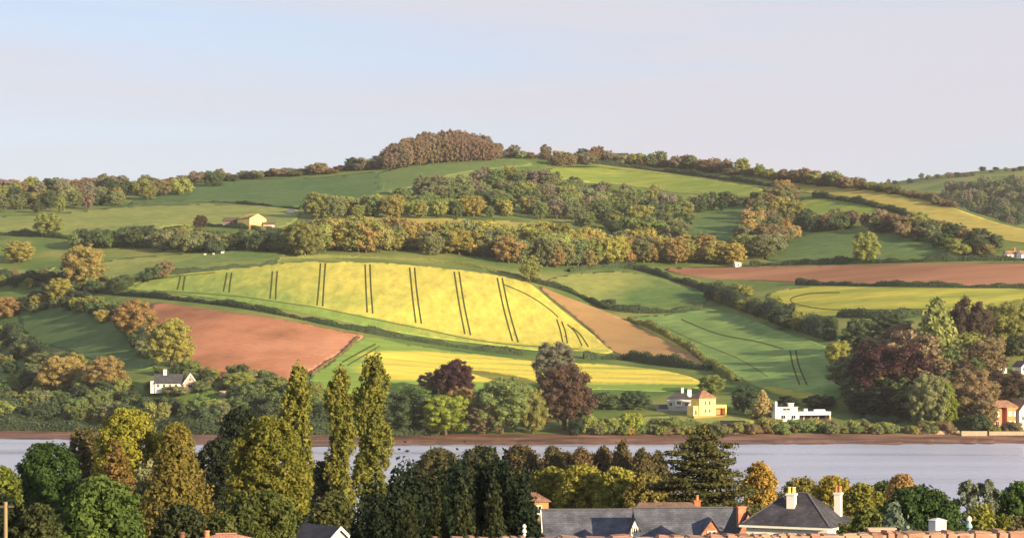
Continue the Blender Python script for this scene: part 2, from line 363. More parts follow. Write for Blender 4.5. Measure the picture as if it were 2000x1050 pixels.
furrow(REDSOIL, .10, 62, .10, .12); furrow(BROWNSOIL, .05, 82, .10, .12); furrow(TAN, .12, 40, .08, .1)
def dist_poly(u, v, pts):
    best = 1e9
    for (x0, y0), (x1, y1) in zip(pts[:-1], pts[1:]):
        dx, dy = x1 - x0, (y1 - y0) * 2; s = max(0, min(1, ((u - x0) * dx + (v - y0) * 2 * dy) / (dx * dx + dy * dy + 1e-9)))
        best = min(best, math.hypot(u - x0 - s * dx, (v - y0) * 2 - s * dy))
    return best
F1TOP = [(232, 561), (300, 541), (400, 529), (490, 521), (570, 512), (640, 511), (720, 512), (800, 517), (870, 524), (960, 536), (1010, 546), (1040, 558)]
F1BOT = [(1197, 687), (1120, 684), (1050, 684), (950, 672), (850, 660), (750, 644), (650, 623), (560, 604), (450, 587), (330, 573)]
F1HEAD = [(300, 567), (450, 575), (560, 592), (620, 602), (720, 620), (820, 640), (920, 661), (1010, 672), (1130, 680), (1190, 682)]
def rape_tone(u, v):
    t_ = min(1, max(0, (u - 400) / 300)) * .56 + .14
    if v > np.interp(u, [q[0] for q in F1HEAD], [q[1] for q in F1HEAD]): t_ = -.2 + max(0, min(.5, (u - 600) / 700))
    t_ -= .30 * math.exp(-((u - 640) / 170) ** 2 - ((v - 592) / 16) ** 2) + .2 * math.exp(-((u - 480) / 120) ** 2 - ((v - 570) / 16) ** 2)
    return t_
trams = []
for a, b_ in (((352, 540), (346, 566)), ((443, 533), (436, 570)), ((532, 530), (527, 584)), ((626, 515), (619, 597)), ((713, 517), (717, 611)),
              ((800, 523), (812, 631)), ((887, 531), (908, 653)), ((971, 543), (1001, 667))):
    sp = 9.5
    mid = ((a[0] + b_[0]) / 2 - (b_[0] - a[0]) * .06, (a[1] + b_[1]) / 2)
    trams += [([a, mid, b_], 3.4), ([(a[0] + sp, a[1]), (mid[0] + sp, mid[1]), (b_[0] + sp + 1.5, b_[1] + 2)], 3.4)]
trams += [([(1087, 624), (1094, 645), (1099, 669)], 3.0), ([(1097, 628), (1104, 648), (1108, 671)], 3.0),
          ([(1108, 634), (1124, 650), (1137, 676)], 2.8), ([(1118, 640), (1135, 656), (1149, 678)], 2.8),
          ([(984, 556), (1030, 576), (1070, 602), (1090, 620)], 2.2), ([(300, 568), (450, 578), (540, 590), (625, 602), (720, 622), (820, 642), (915, 662), (1005, 674), (1130, 682)], 1.6), ([(262, 560), (290, 548), (340, 541), (420, 533)], 1.6)]
field('rapeseed_field', F1TOP + [(1090, 600), (1140, 640)] + F1BOT, RAPE, .25, 'bright yellow rapeseed field crossed by dark paired wheel tracks', trams, rape_tone, du=9, dv=3.4)
field('ploughed_field', [(1052, 560), (1100, 578), (1190, 612), (1260, 643), (1330, 668), (1388, 712), (1300, 707), (1204, 690), (1148, 641), (1098, 600)], TAN, .3, 'narrow tan strip of bare soil beside the yellow field')
field('ploughed_field', [(296, 594), (400, 604), (560, 626), (660, 646), (708, 655), (690, 672), (640, 703), (600, 728), (560, 752), (500, 752), (440, 742), (390, 722), (350, 690), (318, 645)], REDSOIL, .3, 'brick red ploughed field below the hedge')
def f4tone(u, v):
    t_ = .9 if u > 745 else max(-.1, .9 - (745 - u) / 70)
    t_ -= max(0, (v - np.interp(u, [700, 900, 1350], [738, 742, 748])) / 8)
    t_ -= max(0, (np.interp(u, [700, 850, 1040, 1350], [690, 690, 706, 728]) - v) / 7)
    t_ -= .45 * max(0, math.sin((v - (u - 750) * .035) / 1.55)) * (1 if u > 860 else .4)
    return t_
field('rapeseed_field', [(712, 660), (800, 674), (920, 690), (1040, 704), (1160, 710), (1280, 722), (1352, 738), (1368, 756), (1290, 764), (1170, 760), (1000, 766), (850, 764), (740, 768), (640, 764), (604, 740), (650, 706)], RAPE2, .25,
      'low yellow and green striped crop field behind the shore trees', dv=1.6, cuts= [([(668, 708), (700, 690), (734, 672)], 3), ([(678, 714), (712, 694), (742, 676)], 2.5)], tone=f4tone)
def f5tone(u, v): return .5 + .22 * math.sin((u * .55 - v) / 7) + (.5 if v > 742 and u < 1610 else 0)
field('barley_field', [(1232, 622), (1300, 614), (1368, 604), (1430, 612), (1520, 645), (1600, 672), (1640, 696), (1642, 776), (1570, 774), (1500, 762), (1430, 732), (1345, 684), (1275, 648)], BARLEY, .25,
      'green barley field sloping left with curving wheel tracks', [([(1543, 684), (1549, 716), (1562, 752)], 3.4), ([(1554, 684), (1561, 716), (1576, 752)], 3.4), ([(1330, 624), (1400, 652), (1480, 668), (1530, 682)], 2.6), ([(1300, 640), (1370, 672), (1440, 700), (1500, 736)], 1.6)], f5tone)
def strip_tone(u, v): return .9
field('crop_strip_field', [(1236, 626), (1290, 648), (1350, 683), (1420, 727), (1404, 722), (1335, 684), (1270, 650)], PALECROP, .45, 'thin pale strip along the lower edge of the barley', (), strip_tone)
field('crop_strip_field', [(1490, 756), (1530, 760), (1570, 768), (1600, 774), (1570, 778), (1520, 770)], PALECROP, .45, 'small yellow patch at the foot of the barley', (), strip_tone)
def f6_shadow_tone(u, v): return 1.0 - .75 * min(1, max(0, (u - 1180 + (v - 560) * 1.5) / 90))  # tone drop paints the hedge's cast shadow over the lower right
field('meadow_field', [(1068, 548), (1160, 532), (1240, 533), (1330, 558), (1380, 578), (1366, 598), (1300, 606), (1210, 602), (1130, 577)], MEADOW, .3, 'small green meadow between dark hedges beyond the tan strip', (), f6_shadow_tone)
field('ploughed_field', [(1305, 524), (1440, 521), (1600, 520), (1800, 516), (2060, 513), (2300, 512), (2300, 566), (2060, 561), (1900, 558), (1640, 554), (1560, 552), (1470, 547), (1390, 544), (1325, 535)], BROWNSOIL, .3, 'long reddish brown ploughed field on the right slope')
def f8tone(u, v): return .75 + .35 * math.sin(v / 3.2 + u / 60)
field('crop_field', [(1500, 574), (1560, 562), (1640, 561), (1900, 564), (2300, 570), (2300, 606), (1900, 612), (1760, 617), (1640, 620), (1560, 612), (1510, 594)], PALECROP, .3, 'pale yellow green crop field under the brown plough', [([(1830, 604), (1640, 606), (1560, 596), (1545, 584), (1580, 574), (1640, 572)], 2.2)], f8tone)
field('meadow_field', [(1492, 506), (1520, 470), (1600, 456), (1760, 458), (1880, 480), (1880, 500), (1760, 509), (1600, 512)], DKMEADOW, .3, 'deep green meadow with one round tree in it', (), lambda u, v: .6)
field('hay_field', [(1128, 314), (1300, 330), (1450, 347), (1600, 362), (1750, 378), (1850, 403), (1990, 446), (2200, 474), (2200, 490), (1960, 470), (1840, 436), (1775, 416), (1700, 394), (1600, 380), (1480, 366), (1350, 349), (1200, 329)], GOLDHAY, .3, 'long golden field on the crest of the hill', (), lambda u, v: min(1, max(.05, (u - 1350) / 350)))
field('meadow_field', [(1042, 338), (1130, 325), (1250, 336), (1400, 354), (1488, 370), (1470, 384), (1330, 378), (1200, 360), (1100, 354)], PALECROP, .35, 'light green field just under the crest', (), lambda u, v: .15)
field('meadow_field', [(1560, 392), (1640, 388), (1720, 404), (1764, 424), (1700, 430), (1620, 424), (1560, 410)], PALECROP, .35, 'small light green paddock under the golden field', (), lambda u, v: .05)
field('meadow_field', [(1340, 468), (1350, 420), (1390, 398), (1470, 402), (1468, 440), (1440, 470)], DKMEADOW, .3, 'dark green clearing among the upper woods', (), lambda u, v: .5)
field('meadow_field', [(-60, 452), (-60, 428), (100, 418), (230, 405), (330, 400), (450, 400), (582, 411), (540, 446), (380, 440), (260, 450), (110, 458)], MEADOW, .35, 'broad light green field on the left shoulder of the hill', (), lambda u, v: .75)
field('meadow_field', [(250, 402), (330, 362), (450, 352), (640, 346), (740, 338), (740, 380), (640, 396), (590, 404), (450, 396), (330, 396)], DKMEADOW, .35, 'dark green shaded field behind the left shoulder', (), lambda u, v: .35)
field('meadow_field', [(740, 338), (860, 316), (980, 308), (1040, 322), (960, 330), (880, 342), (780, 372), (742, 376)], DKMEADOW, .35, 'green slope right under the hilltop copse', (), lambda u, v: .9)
field('meadow_field', [(190, 540), (210, 510), (330, 498), (420, 492), (540, 484), (556, 500), (530, 514), (430, 526), (330, 538), (250, 552)], MEADOW, .35, 'green pasture with a few pale animals', (), lambda u, v: .75 - (u - 300) / 500)
field('stubble_field', [(600, 430), (700, 424), (850, 426), (1000, 432), (1110, 446), (1110, 456), (980, 444), (800, 436), (640, 438)], GOLDHAY, .3, 'narrow yellow strip above the golden woodland belt', (), lambda u, v: .7)
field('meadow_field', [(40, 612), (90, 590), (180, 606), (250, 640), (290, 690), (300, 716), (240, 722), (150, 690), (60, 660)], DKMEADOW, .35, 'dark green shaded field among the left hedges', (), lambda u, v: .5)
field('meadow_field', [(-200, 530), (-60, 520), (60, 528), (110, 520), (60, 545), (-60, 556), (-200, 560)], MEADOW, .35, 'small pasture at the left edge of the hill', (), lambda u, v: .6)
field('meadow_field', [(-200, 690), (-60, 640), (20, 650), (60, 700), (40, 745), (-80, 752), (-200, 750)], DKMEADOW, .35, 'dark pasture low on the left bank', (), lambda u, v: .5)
field('garden_lawn', [(1170, 818), (1260, 812), (1340, 810), (1420, 812), (1470, 822), (1450, 830), (1340, 830), (1240, 830), (1180, 830)], MEADOW, .25, 'sunny lawn in front of the cream house', (), lambda u, v: 1.0)
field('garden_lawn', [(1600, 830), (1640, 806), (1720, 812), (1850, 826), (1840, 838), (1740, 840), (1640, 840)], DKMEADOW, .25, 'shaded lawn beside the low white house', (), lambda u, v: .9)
# muddy foreshore under the far bank
MUD = noisy('red_foreshore_mud', [(0.055, 0.036, 0.026), (0.16, 0.082, 0.058), (0.25, 0.145, 0.10)], scale=.10, rough=.7, bump=.8, bscale=.8, stretch=(.35, 1, 1), bdist=.3, detail=9, lo=.36, hi=.64)
sv = []
for u in np.arange(-300, 2400, 12.0):
    w = float(np.interp(u, [-300, 130, 500, 900, 2400], [6, 7, 9, 3, 2])); w += 2.6 * noise.noise(Vector((u * .013, 3, 0))) + 1.4 * noise.noise(Vector((u * .05, 7, 0)))
    sv.append((u, w))
hv = []
for (u, w) in sv:
    vs_ = float(np.interp(u, [-300, 0, 130, 400, 760, 2400], [838, 838, 840, 845, 848, 848]))
    p0 = G(u, vs_, .25); p1 = G(u, vs_ + 5 + w * .3, .15); p2 = P(u, 0, p1.y - 12 - w * 4); p2.z = .12; p3 = P(u, 0, p1.y - 30 - w * 9); p3.z = -.3
    hv += [p0, p1, p2, p3]
hf = [(4 * i + j, 4 * i + 4 + j, 4 * i + 5 + j, 4 * i + 1 + j) for i in range(len(sv) - 1) for j in range(3)]
hf = [tuple(reversed(f)) for f in hf]
me = bpy.data.meshes.new('foreshore'); me.from_pydata([tuple(q) for q in hv], [], hf)
props(link('foreshore', me, None, MUD), 'red brown muddy beach along the far bank', 'shore', kind='structure')
# ------------------------------------------------------------ plants
_ico = bmesh.new(); bmesh.ops.create_icosphere(_ico, subdivisions=1, radius=1.0)
ICO_V = np.array([v.co[:] for v in _ico.verts]); ICO_F = np.array([[v.index for v in f.verts] for f in _ico.faces]); _ico.free()
def leaves(rng, C, Nrm, size, tone, jitter=.75):
    """diamond leaf sprays at points C facing roughly along Nrm"""
    n = len(C); N = Nrm + rng.normal(0, jitter * .5, (n, 3)); N /= np.linalg.norm(N, axis=1, keepdims=True) + 1e-9
    A = np.cross(N, rng.normal(0, 1, (n, 3))); A /= np.linalg.norm(A, axis=1, keepdims=True) + 1e-9
    B = np.cross(N, A); s = size * rng.uniform(.6, 1.35, (n, 1)); q = rng.uniform(.45, .8, (n, 1))
    bend = N * s * .25
    V = np.stack([C - A * s - bend, C - B * s * q, C + A * s - bend, C + B * s * q], 1).reshape(-1, 3)
    F = np.arange(4 * n).reshape(n, 4)
    return V, F, np.repeat(tone, 4)
def crown_mesh(name, lobes, n, leaf, seed, core=.72, under=.35, tone_amp=.5, jitter=.75, shell=.35, zcut=None):
    """lobes: rows of (x, y, z, rx, ry, rz). Leaf sprays fill the outer shell of every lobe; dense twig cores sit inside"""
    rng = np.random.default_rng(seed); Lb = np.asarray(lobes, float)
    area = (Lb[:, 3] * Lb[:, 4] + Lb[:, 3] * Lb[:, 5] + Lb[:, 4] * Lb[:, 5]); 
    pick = rng.choice(len(Lb), int(n * 2.0), p=area / area.sum())
    d = rng.normal(0, 1, (len(pick), 3)); d /= np.linalg.norm(d, axis=1, keepdims=True)
    lowk = (d[:, 2] < -.2) & (rng.random(len(pick)) > under); d[lowk, 2] *= -1
    r = 1 - shell * rng.random(len(pick)) ** 1.6 + rng.normal(0, .05, len(pick))
    ph = rng.uniform(0, 6.28, (len(Lb), 3)); r = r * (1 + .17 * np.sin(5 * d[:, 0] + ph[pick, 0]) * np.sin(6 * d[:, 2] + ph[pick, 1]) + .10 * np.sin(11 * d[:, 1] + ph[pick, 2]))
    r = np.where(rng.random(len(r)) < .10, r * rng.uniform(1.02, 1.15, len(r)), r)
    c = Lb[pick, :3] + d * Lb[pick, 3:] * r[:, None]
    inside = np.zeros(len(c), bool)
    for i, b_ in enumerate(Lb):
        inside |= ((((c - b_[:3]) / (b_[3:] * .78)) ** 2).sum(1) < 1) & (pick != i)
    if zcut is not None: inside |= (c[:, 2] < zcut) & (rng.random(len(c)) < .6)
    c = c[~inside][:n]; d = d[~inside][:n]; pk = pick[~inside][:n]
    nrm = d / Lb[pk, 3:]; nrm /= np.linalg.norm(nrm, axis=1, keepdims=True)
    lt = rng.random(len(Lb)); tone = .5 + tone_amp * (lt[pk] - .5) * .7 + tone_amp * (rng.random(len(c)) - .5)
    V, F, T = leaves(rng, c, nrm, leaf, tone, jitter)
    if core:
        cv = []; cf = []; o = len(V)
        for b_ in Lb:
            rr_ = core * (1 + rng.normal(0, .10, (len(ICO_V), 1)))
            cv.append(b_[:3] + ICO_V * b_[3:] * rr_); cf.append(np.hstack([ICO_F, ICO_F[:, 2:]]) + o); o += len(ICO_V)
        cv = np.concatenate(cv)
        # cores as degenerate-free quads are not possible: split the mesh into triangles instead
        tri = np.concatenate([F[:, [0, 1, 2]], F[:, [0, 2, 3]], np.concatenate(cf)[:, :3]])
        V = np.concatenate([V, cv]); T = np.concatenate([T, np.full(len(cv), .3)]); F = tri
    me = np_mesh(name, V, F)
    at = me.attributes.new('tone', 'FLOAT', 'POINT'); at.data.foreach_set('value', np.clip(T, 0, 1).astype(np.float32))
    me.materials.append(LEAF)
    return me
def lobes_broad(rng, c=(0, 0, .60), r=(.36, .36, .33), n=15, lr=(.13, .22)):
    L_ = [(c[0], c[1], c[2], r[0] * .72, r[1] * .72, r[2] * .8)]
    for i in range(n):
        z = -.95 + 1.9 * ((i + .5) / n); z = max(-.9, min(.97, z)); a = i * 2.399 + rng.uniform(-.5, .5); q = math.sqrt(max(0, 1 - z * z)); k = rng.uniform(*lr); f = rng.uniform(.66, 1.06)
        L_.append((c[0] + r[0] * q * math.cos(a) * f, c[1] + r[1] * q * math.sin(a) * f, c[2] + r[2] * z * f, k, k, k * rng.uniform(.7, .95)))
    return L_
def lobes_cone(rng, n=34, base=.06, w=.42):
    L_ = []
    for i in range(n):
        z = base + (.93 - base) * (i / n) ** .9; q = w * (1 - (z - base) / (1.02 - base)) ** .85; a = i * 2.399 + rng.uniform(-.4, .4); k = .035 + q * .42
        L_.append((q * .62 * math.cos(a), q * .62 * math.sin(a), z, k, k, k * .8 + .03))
    L_.append((0, 0, .95, .03, .03, .05)); return L_
def lobes_poplar(rng, n=34):
    L_ = []
    for i in range(n):
        z = .08 + .86 * (i + .5) / n; q = .36 * min(1, .45 + z * 1.6) * (1 - max(0, (z - .55) / .47) ** 1.7); a = i * 2.399 + rng.uniform(-.5, .5); f = rng.uniform(.3, .85)
        k = .16 * rng.uniform(.7, 1.2) * (.5 + q * 1.4)
        L_.append((q * f * math.cos(a), q * f * math.sin(a), z, k, k, rng.uniform(.045, .075)))
    L_.append((0, 0, .95, .05, .05, .05)); return L_
def lobes_tier(rng, tiers=9, w=.46, base=.14, flat=.028, spread=.55):
    """a cedar or pine: flat plates of foliage, wide below, uneven"""
    L_ = []
    for t_ in range(tiers):
        z = base + (.95 - base) * t_ / (tiers - 1); q = w * (1 - .78 * ((z - base) / (1 - base)) ** 1.25) * rng.uniform(.82, 1.08)
        m_ = max(3, int(8 * (1 - t_ / tiers)) + 2)
        for i in range(m_):
            a = 2 * math.pi * i / m_ + rng.uniform(0, 1.2); f = rng.uniform(.35, .85); k = q * rng.uniform(.30, .46) + .02
            L_.append((q * f * math.cos(a), q * f * math.sin(a), z + rng.uniform(-.02, .02) - .03 * f, k, k, flat * rng.uniform(.8, 1.7)))
    return L_
def lobes_bush(rng, n=10):
    L_ = [(0, 0, .42, .34, .34, .40)]
    for i in range(n):
        a = i * 2.399 + rng.uniform(-.4, .4); z = rng.uniform(.2, .8); q = .34 * math.sqrt(max(.05, 1 - (z - .4) ** 2 * 3)); k = rng.uniform(.13, .22)
        L_.append((q * math.cos(a), q * math.sin(a), z, k, k, k * .95))
    return L_
def lobes_cypress(rng, n=40):
    """upright spires of a big clipped-looking cypress"""
    L_ = []
    for i in range(n):
        z = rng.uniform(.03, .9) ** .9; q = .40 * (1 - .75 * max(0, z - .45) / .55); a = rng.uniform(0, 6.283); k = rng.uniform(.08, .14)
        L_.append((q * math.cos(a) * .85, q * math.sin(a) * .85, z, k, k, rng.uniform(.09, .15) * (1.1 - z * .6)))
    for z in np.arange(.08, .9, .07): L_.append((0, 0, z, .30 * (1.05 - .6 * z), .30 * (1.05 - .6 * z), .07))
    L_.append((0, 0, .93, .07, .07, .07)); return L_
def trunk_mesh(name, rng, h=.62, r=.028, limbs=5, spread=.24):
    mb = MB(); mb.tube([(0, 0, -.02, r * 1.35), (rng.uniform(-.01, .01), rng.uniform(-.01, .01), h * .35, r), (rng.uniform(-.02, .02), rng.uniform(-.02, .02), h, r * .45)], 7)
    for i in range(limbs):
        a = i * 2.399 + rng.uniform(-.4, .4); z = h * rng.uniform(.4, .8); d = Vector((math.cos(a) * spread, math.sin(a) * spread, rng.uniform(.16, .30)))
        p0 = Vector((0, 0, z)); q = d.to_track_quat('Z', 'Y'); vs = []; n = 5
        for k, (tt_, rr_) in enumerate(((0, r * .6), (1, r * .18))):
            for j in range(n): b_ = 2 * math.pi * j / n; vs.append(p0 + d * tt_ + q @ Vector((rr_ * math.cos(b_), rr_ * math.sin(b_), 0)))
        mb.add(vs, [(j, (j + 1) % n, n + (j + 1) % n, n + j) for j in range(n)] + [tuple(range(n, 2 * n))])
    me = bpy.data.meshes.new(name); me.from_pydata(mb.v, [], mb.f); me.update(); me.materials.append(BARK)
    return me
def put_tree(name, crown, trunk, base, w, h, color, label, cat='tree', group=None, rz=0.0, wy=None):
    e = empty(name, base, rz, (w, wy or w, h)); props(e, label, cat, group)
    t_ = bpy.data.objects.new('trunk', trunk); COL.objects.link(t_); t_.parent = e
    c_ = bpy.data.objects.new('crown', crown); COL.objects.link(c_); c_.parent = e; c_.color = (*color, 1)
    return e
# prototypes for the hillside, shared by many trees
PROTO = {'broad': [], 'tall': [], 'bush': [], 'cone': []}
for i in range(7):
    rg = np.random.default_rng(100 + i)
    PROTO['broad'].append((crown_mesh('crown_broad', lobes_broad(rg, (0, 0, .49), (.41, .41, .43), 64, (.05, .13)), 5200, .023, 10 + i, shell=.55, jitter=1.1, tone_amp=.42, core=.6), trunk_mesh('trunk_far', rg)))
for i in range(5):
    rg = np.random.default_rng(200 + i)
    PROTO['tall'].append((crown_mesh('crown_tall', lobes_broad(rg, (0, 0, .49), (.33, .33, .44), 64, (.05, .12)), 5200, .023, 20 + i, shell=.55, jitter=1.1, tone_amp=.42, core=.6), trunk_mesh('trunk_far', rg)))
for i in range(4):
    rg = np.random.default_rng(300 + i)
    PROTO['bush'].append((crown_mesh('crown_bush', lobes_bush(rg, 22), 2600, .034, 30 + i, shell=.45), trunk_mesh('trunk_far', rg, h=.3, r=.02)))
for i in range(2):
    rg = np.random.default_rng(400 + i)
    PROTO['cone'].append((crown_mesh('crown_cone', lobes_cone(rg), 1500, .036, 40 + i), trunk_mesh('trunk_far', rg, h=.9, r=.02, limbs=0)))
PROTO['big'] = []
for i in range(5):
    rg = np.random.default_rng(500 + i)
    PROTO['big'].append((crown_mesh('crown_big', lobes_broad(rg, (0, 0, .50), (.41, .41, .44), 80, (.05, .115)), 13000, .0145, 50 + i, shell=.5, jitter=1.0, tone_amp=.6), trunk_mesh('trunk_far', rg)))
PAL = {'gold': (.34, .305, .085), 'olive': (.240, .262, .082), 'green': (.150, .205, .076), 'dull': (.185, .208, .104), 'dark': (.074, .108, .056),
       'tan': (.34, .250, .100), 'brown': (.225, .178, .105), 'copse': (.215, .160, .120), 'copper': (.056, .027, .032), 'copper2': (.098, .066, .050), 'lime': (.24, .28, .05),
       'yellow': (.38, .34, .06), 'grey': (.215, .195, .150), 'deep': (.030, .050, .034), 'silver': (.24, .28, .20), 'midgreen': (.07, .125, .03)}
rnd = random.Random(5)
def vary(c, a=.16):
    k = 1 + rnd.uniform(-a, a); return tuple(max(.004, x * k * (1 + rnd.uniform(-a * .5, a * .5))) for x in c)
def far_tree(u, vb, wpx, hpx, pal, label, kind='broad', name='broadleaf_tree', group=None, cat='tree', base=None):
    if base is None: base = G(u, vb)
    k = base.y / FPX; pr = rnd.choice(PROTO[kind]); c = PAL[pal] if isinstance(pal, str) else pal
    base = base.copy(); base.z -= .25
    s = {'big': .96, 'broad': .98, 'tall': .84, 'bush': .98, 'cone': .84}[kind]
    return put_tree(name, pr[0], pr[1], base, wpx * k / s, hpx * k / .97, vary(c), label, cat, group, rnd.uniform(0, 6.28))
COLWORD = {'gold': 'golden', 'olive': 'olive', 'green': 'green', 'dull': 'grey green', 'dark': 'dark green', 'tan': 'tawny', 'brown': 'brown', 'copse': 'bronze', 'grey': 'pale brown', 'lime': 'yellow green', 'copper2': 'russet', 'copper': 'purple'}
ORD = ['first', 'second', 'third', 'fourth', 'fifth', 'sixth', 'seventh', 'eighth', 'ninth', 'tenth', 'eleventh', 'twelfth', 'thirteenth', 'fourteenth', 'fifteenth', 'sixteenth', 'seventeenth', 'eighteenth', 'nineteenth', 'twentieth']
def number(items, where, rows=True, noun='tree'):
    """items: (u, v, palette key, object). Labels by colour, row and count from the left"""
    vs_ = sorted(i[1] for i in items); a, b = vs_[len(vs_) // 3], vs_[2 * len(vs_) // 3]; cnt = {}
    for (u, v, pal, o) in sorted(items, key=lambda i: i[0]):
        row = '' if not rows else ('top of ' if v <= a else 'foot of ' if v > b else 'middle of ')
        k = (pal, row); n = cnt[k] = cnt.get(k, 0) + 1
        o['label'] = f"{ORD[n - 1] if n <= 20 else str(n) + ('st' if n % 10 == 1 else 'nd' if n % 10 == 2 else 'rd' if n % 10 == 3 else 'th')} {COLWORD[pal]} {noun} from left, {row or 'on '}{where}"
def wood(poly, du, dv, hm, pals, label, group, kinds=('broad', 'broad', 'tall', 'tall', 'bush'), name='broadleaf_tree', wr=(.95, 1.45), jit=.48):
    """trees standing in the polygon (photo pixels of their feet), spaced du by dv; hm = height range in metres"""
    us_ = [p[0] for p in poly]; vs_ = [p[1] for p in poly]; items = []; row = 0
    v = min(vs_) + dv * .3
    while v < max(vs_):
        u = min(us_) + (du / 2 if row % 2 else 0)
        while u < max(us_):
            uu = u + rnd.uniform(-jit, jit) * du; vv = v + rnd.uniform(-jit, jit) * dv
            if inpoly(np.array([uu]), np.array([vv]), poly)[0]:
                b = G(uu, vv); h = rnd.uniform(*hm) * (rnd.uniform(.7, .9) if rnd.random() < .25 else 1.0); k = FPX / b.y; kd = rnd.choice(kinds)
                pl = rnd.choice(pals)
                items.append((uu, vv, pl, far_tree(uu, vv, h * k * rnd.uniform(*wr) * (1.0 if kd != 'tall' else .75), h * k, pl, label, kd, name, group, base=b)))
            u += du
        v += dv; row += 1
    number(items, label)
def hedge(pts, h, w, pal, label, seed=1, leaf=.46, dens=2.8, lump=.55, surf=None):
    """a hedgerow: one loose mass of leaf sprays along a line (photo pixels of its foot)"""
    rng = np.random.default_rng(seed); q = np.array(curve(pts, 6)) if len(pts) > 2 else np.array([np.array(p, float) for p in pts])
    W3 = hill(q[:, 0], q[:, 1]) if surf is None else np.array([surf(a, b) for a, b in q])
    seg = np.linalg.norm(np.diff(W3, axis=0), axis=1); cs = np.concatenate([[0], np.cumsum(seg)]); Ln = cs[-1]
    n = int(Ln * (2 * h + w) * dens)
    def at(s): return np.stack([np.interp(s, cs, W3[:, i]) for i in range(3)], -1)
    def hs(s): return h * (1 + lump * (np.sin(s * .21 + seed) * .4 + np.sin(s * .083 + 2 * seed) * .6 + np.sin(s * .57) * .25))
    s = rng.uniform(0, Ln, n); a = rng.uniform(-.1, math.pi + .1, n)
    tg = at(np.minimum(s + .5, Ln)) - at(np.maximum(s - .5, 0)); tg[:, 2] = 0; tg /= np.linalg.norm(tg, axis=1, keepdims=True) + 1e-9
    sd_ = np.stack([-tg[:, 1], tg[:, 0], np.zeros(n)], -1); r = 1 - .35 * rng.random(n) ** 1.5
    H = hs(s)
    C = at(s) + sd_ * (np.cos(a) * w * .5 * r)[:, None]; C[:, 2] += np.maximum(0, np.sin(a)) ** .6 * H * r - .1
    N = sd_ * np.cos(a)[:, None]; N[:, 2] += np.sin(a)
    clump = .5 + .28 * np.sin(s * .35 + seed) * np.sin(s * .11)
    V, F, T = leaves(rng, C, N, leaf, np.clip(clump + .5 * (rng.random(n) - .5), 0, 1))
    # woody inside
    ss = np.arange(0, Ln, 2.5); m_ = len(ss); tg = at(np.minimum(ss + .5, Ln)) - at(np.maximum(ss - .5, 0)); tg[:, 2] = 0; tg /= np.linalg.norm(tg, axis=1, keepdims=True) + 1e-9
    sd_ = np.stack([-tg[:, 1], tg[:, 0], np.zeros(m_)], -1); B = at(ss); Hc = hs(ss) * .82
    up = np.array([0, 0, 1.0]); ring = [B - sd_ * w * .36 - up * .4, B - sd_ * w * .34 + up * Hc[:, None] * .8, B + up * Hc[:, None], B + sd_ * w * .34 + up * Hc[:, None] * .8, B + sd_ * w * .36 - up * .4]
    CV = np.stack(ring, 1).reshape(-1, 3); o = len(V)
    cf = [(o + 5 * i + j, o + 5 * i + j + 1, o + 5 * i + 6 + j, o + 5 * i + 5 + j) for i in range(m_ - 1) for j in range(4)]
    me = np_mesh('hedgerow', np.concatenate([V, CV]), np.concatenate([F, np.array(cf).reshape(-1, 4)]))
    at_ = me.attributes.new('tone', 'FLOAT', 'POINT'); at_.data.foreach_set('value', np.concatenate([T, np.full(len(CV), .3)]).astype(np.float32))
    ob = link('hedgerow', me, None, LEAF); ob.color = (*PAL[pal], 1)
    return props(ob, label, 'hedge', 'field hedgerows')

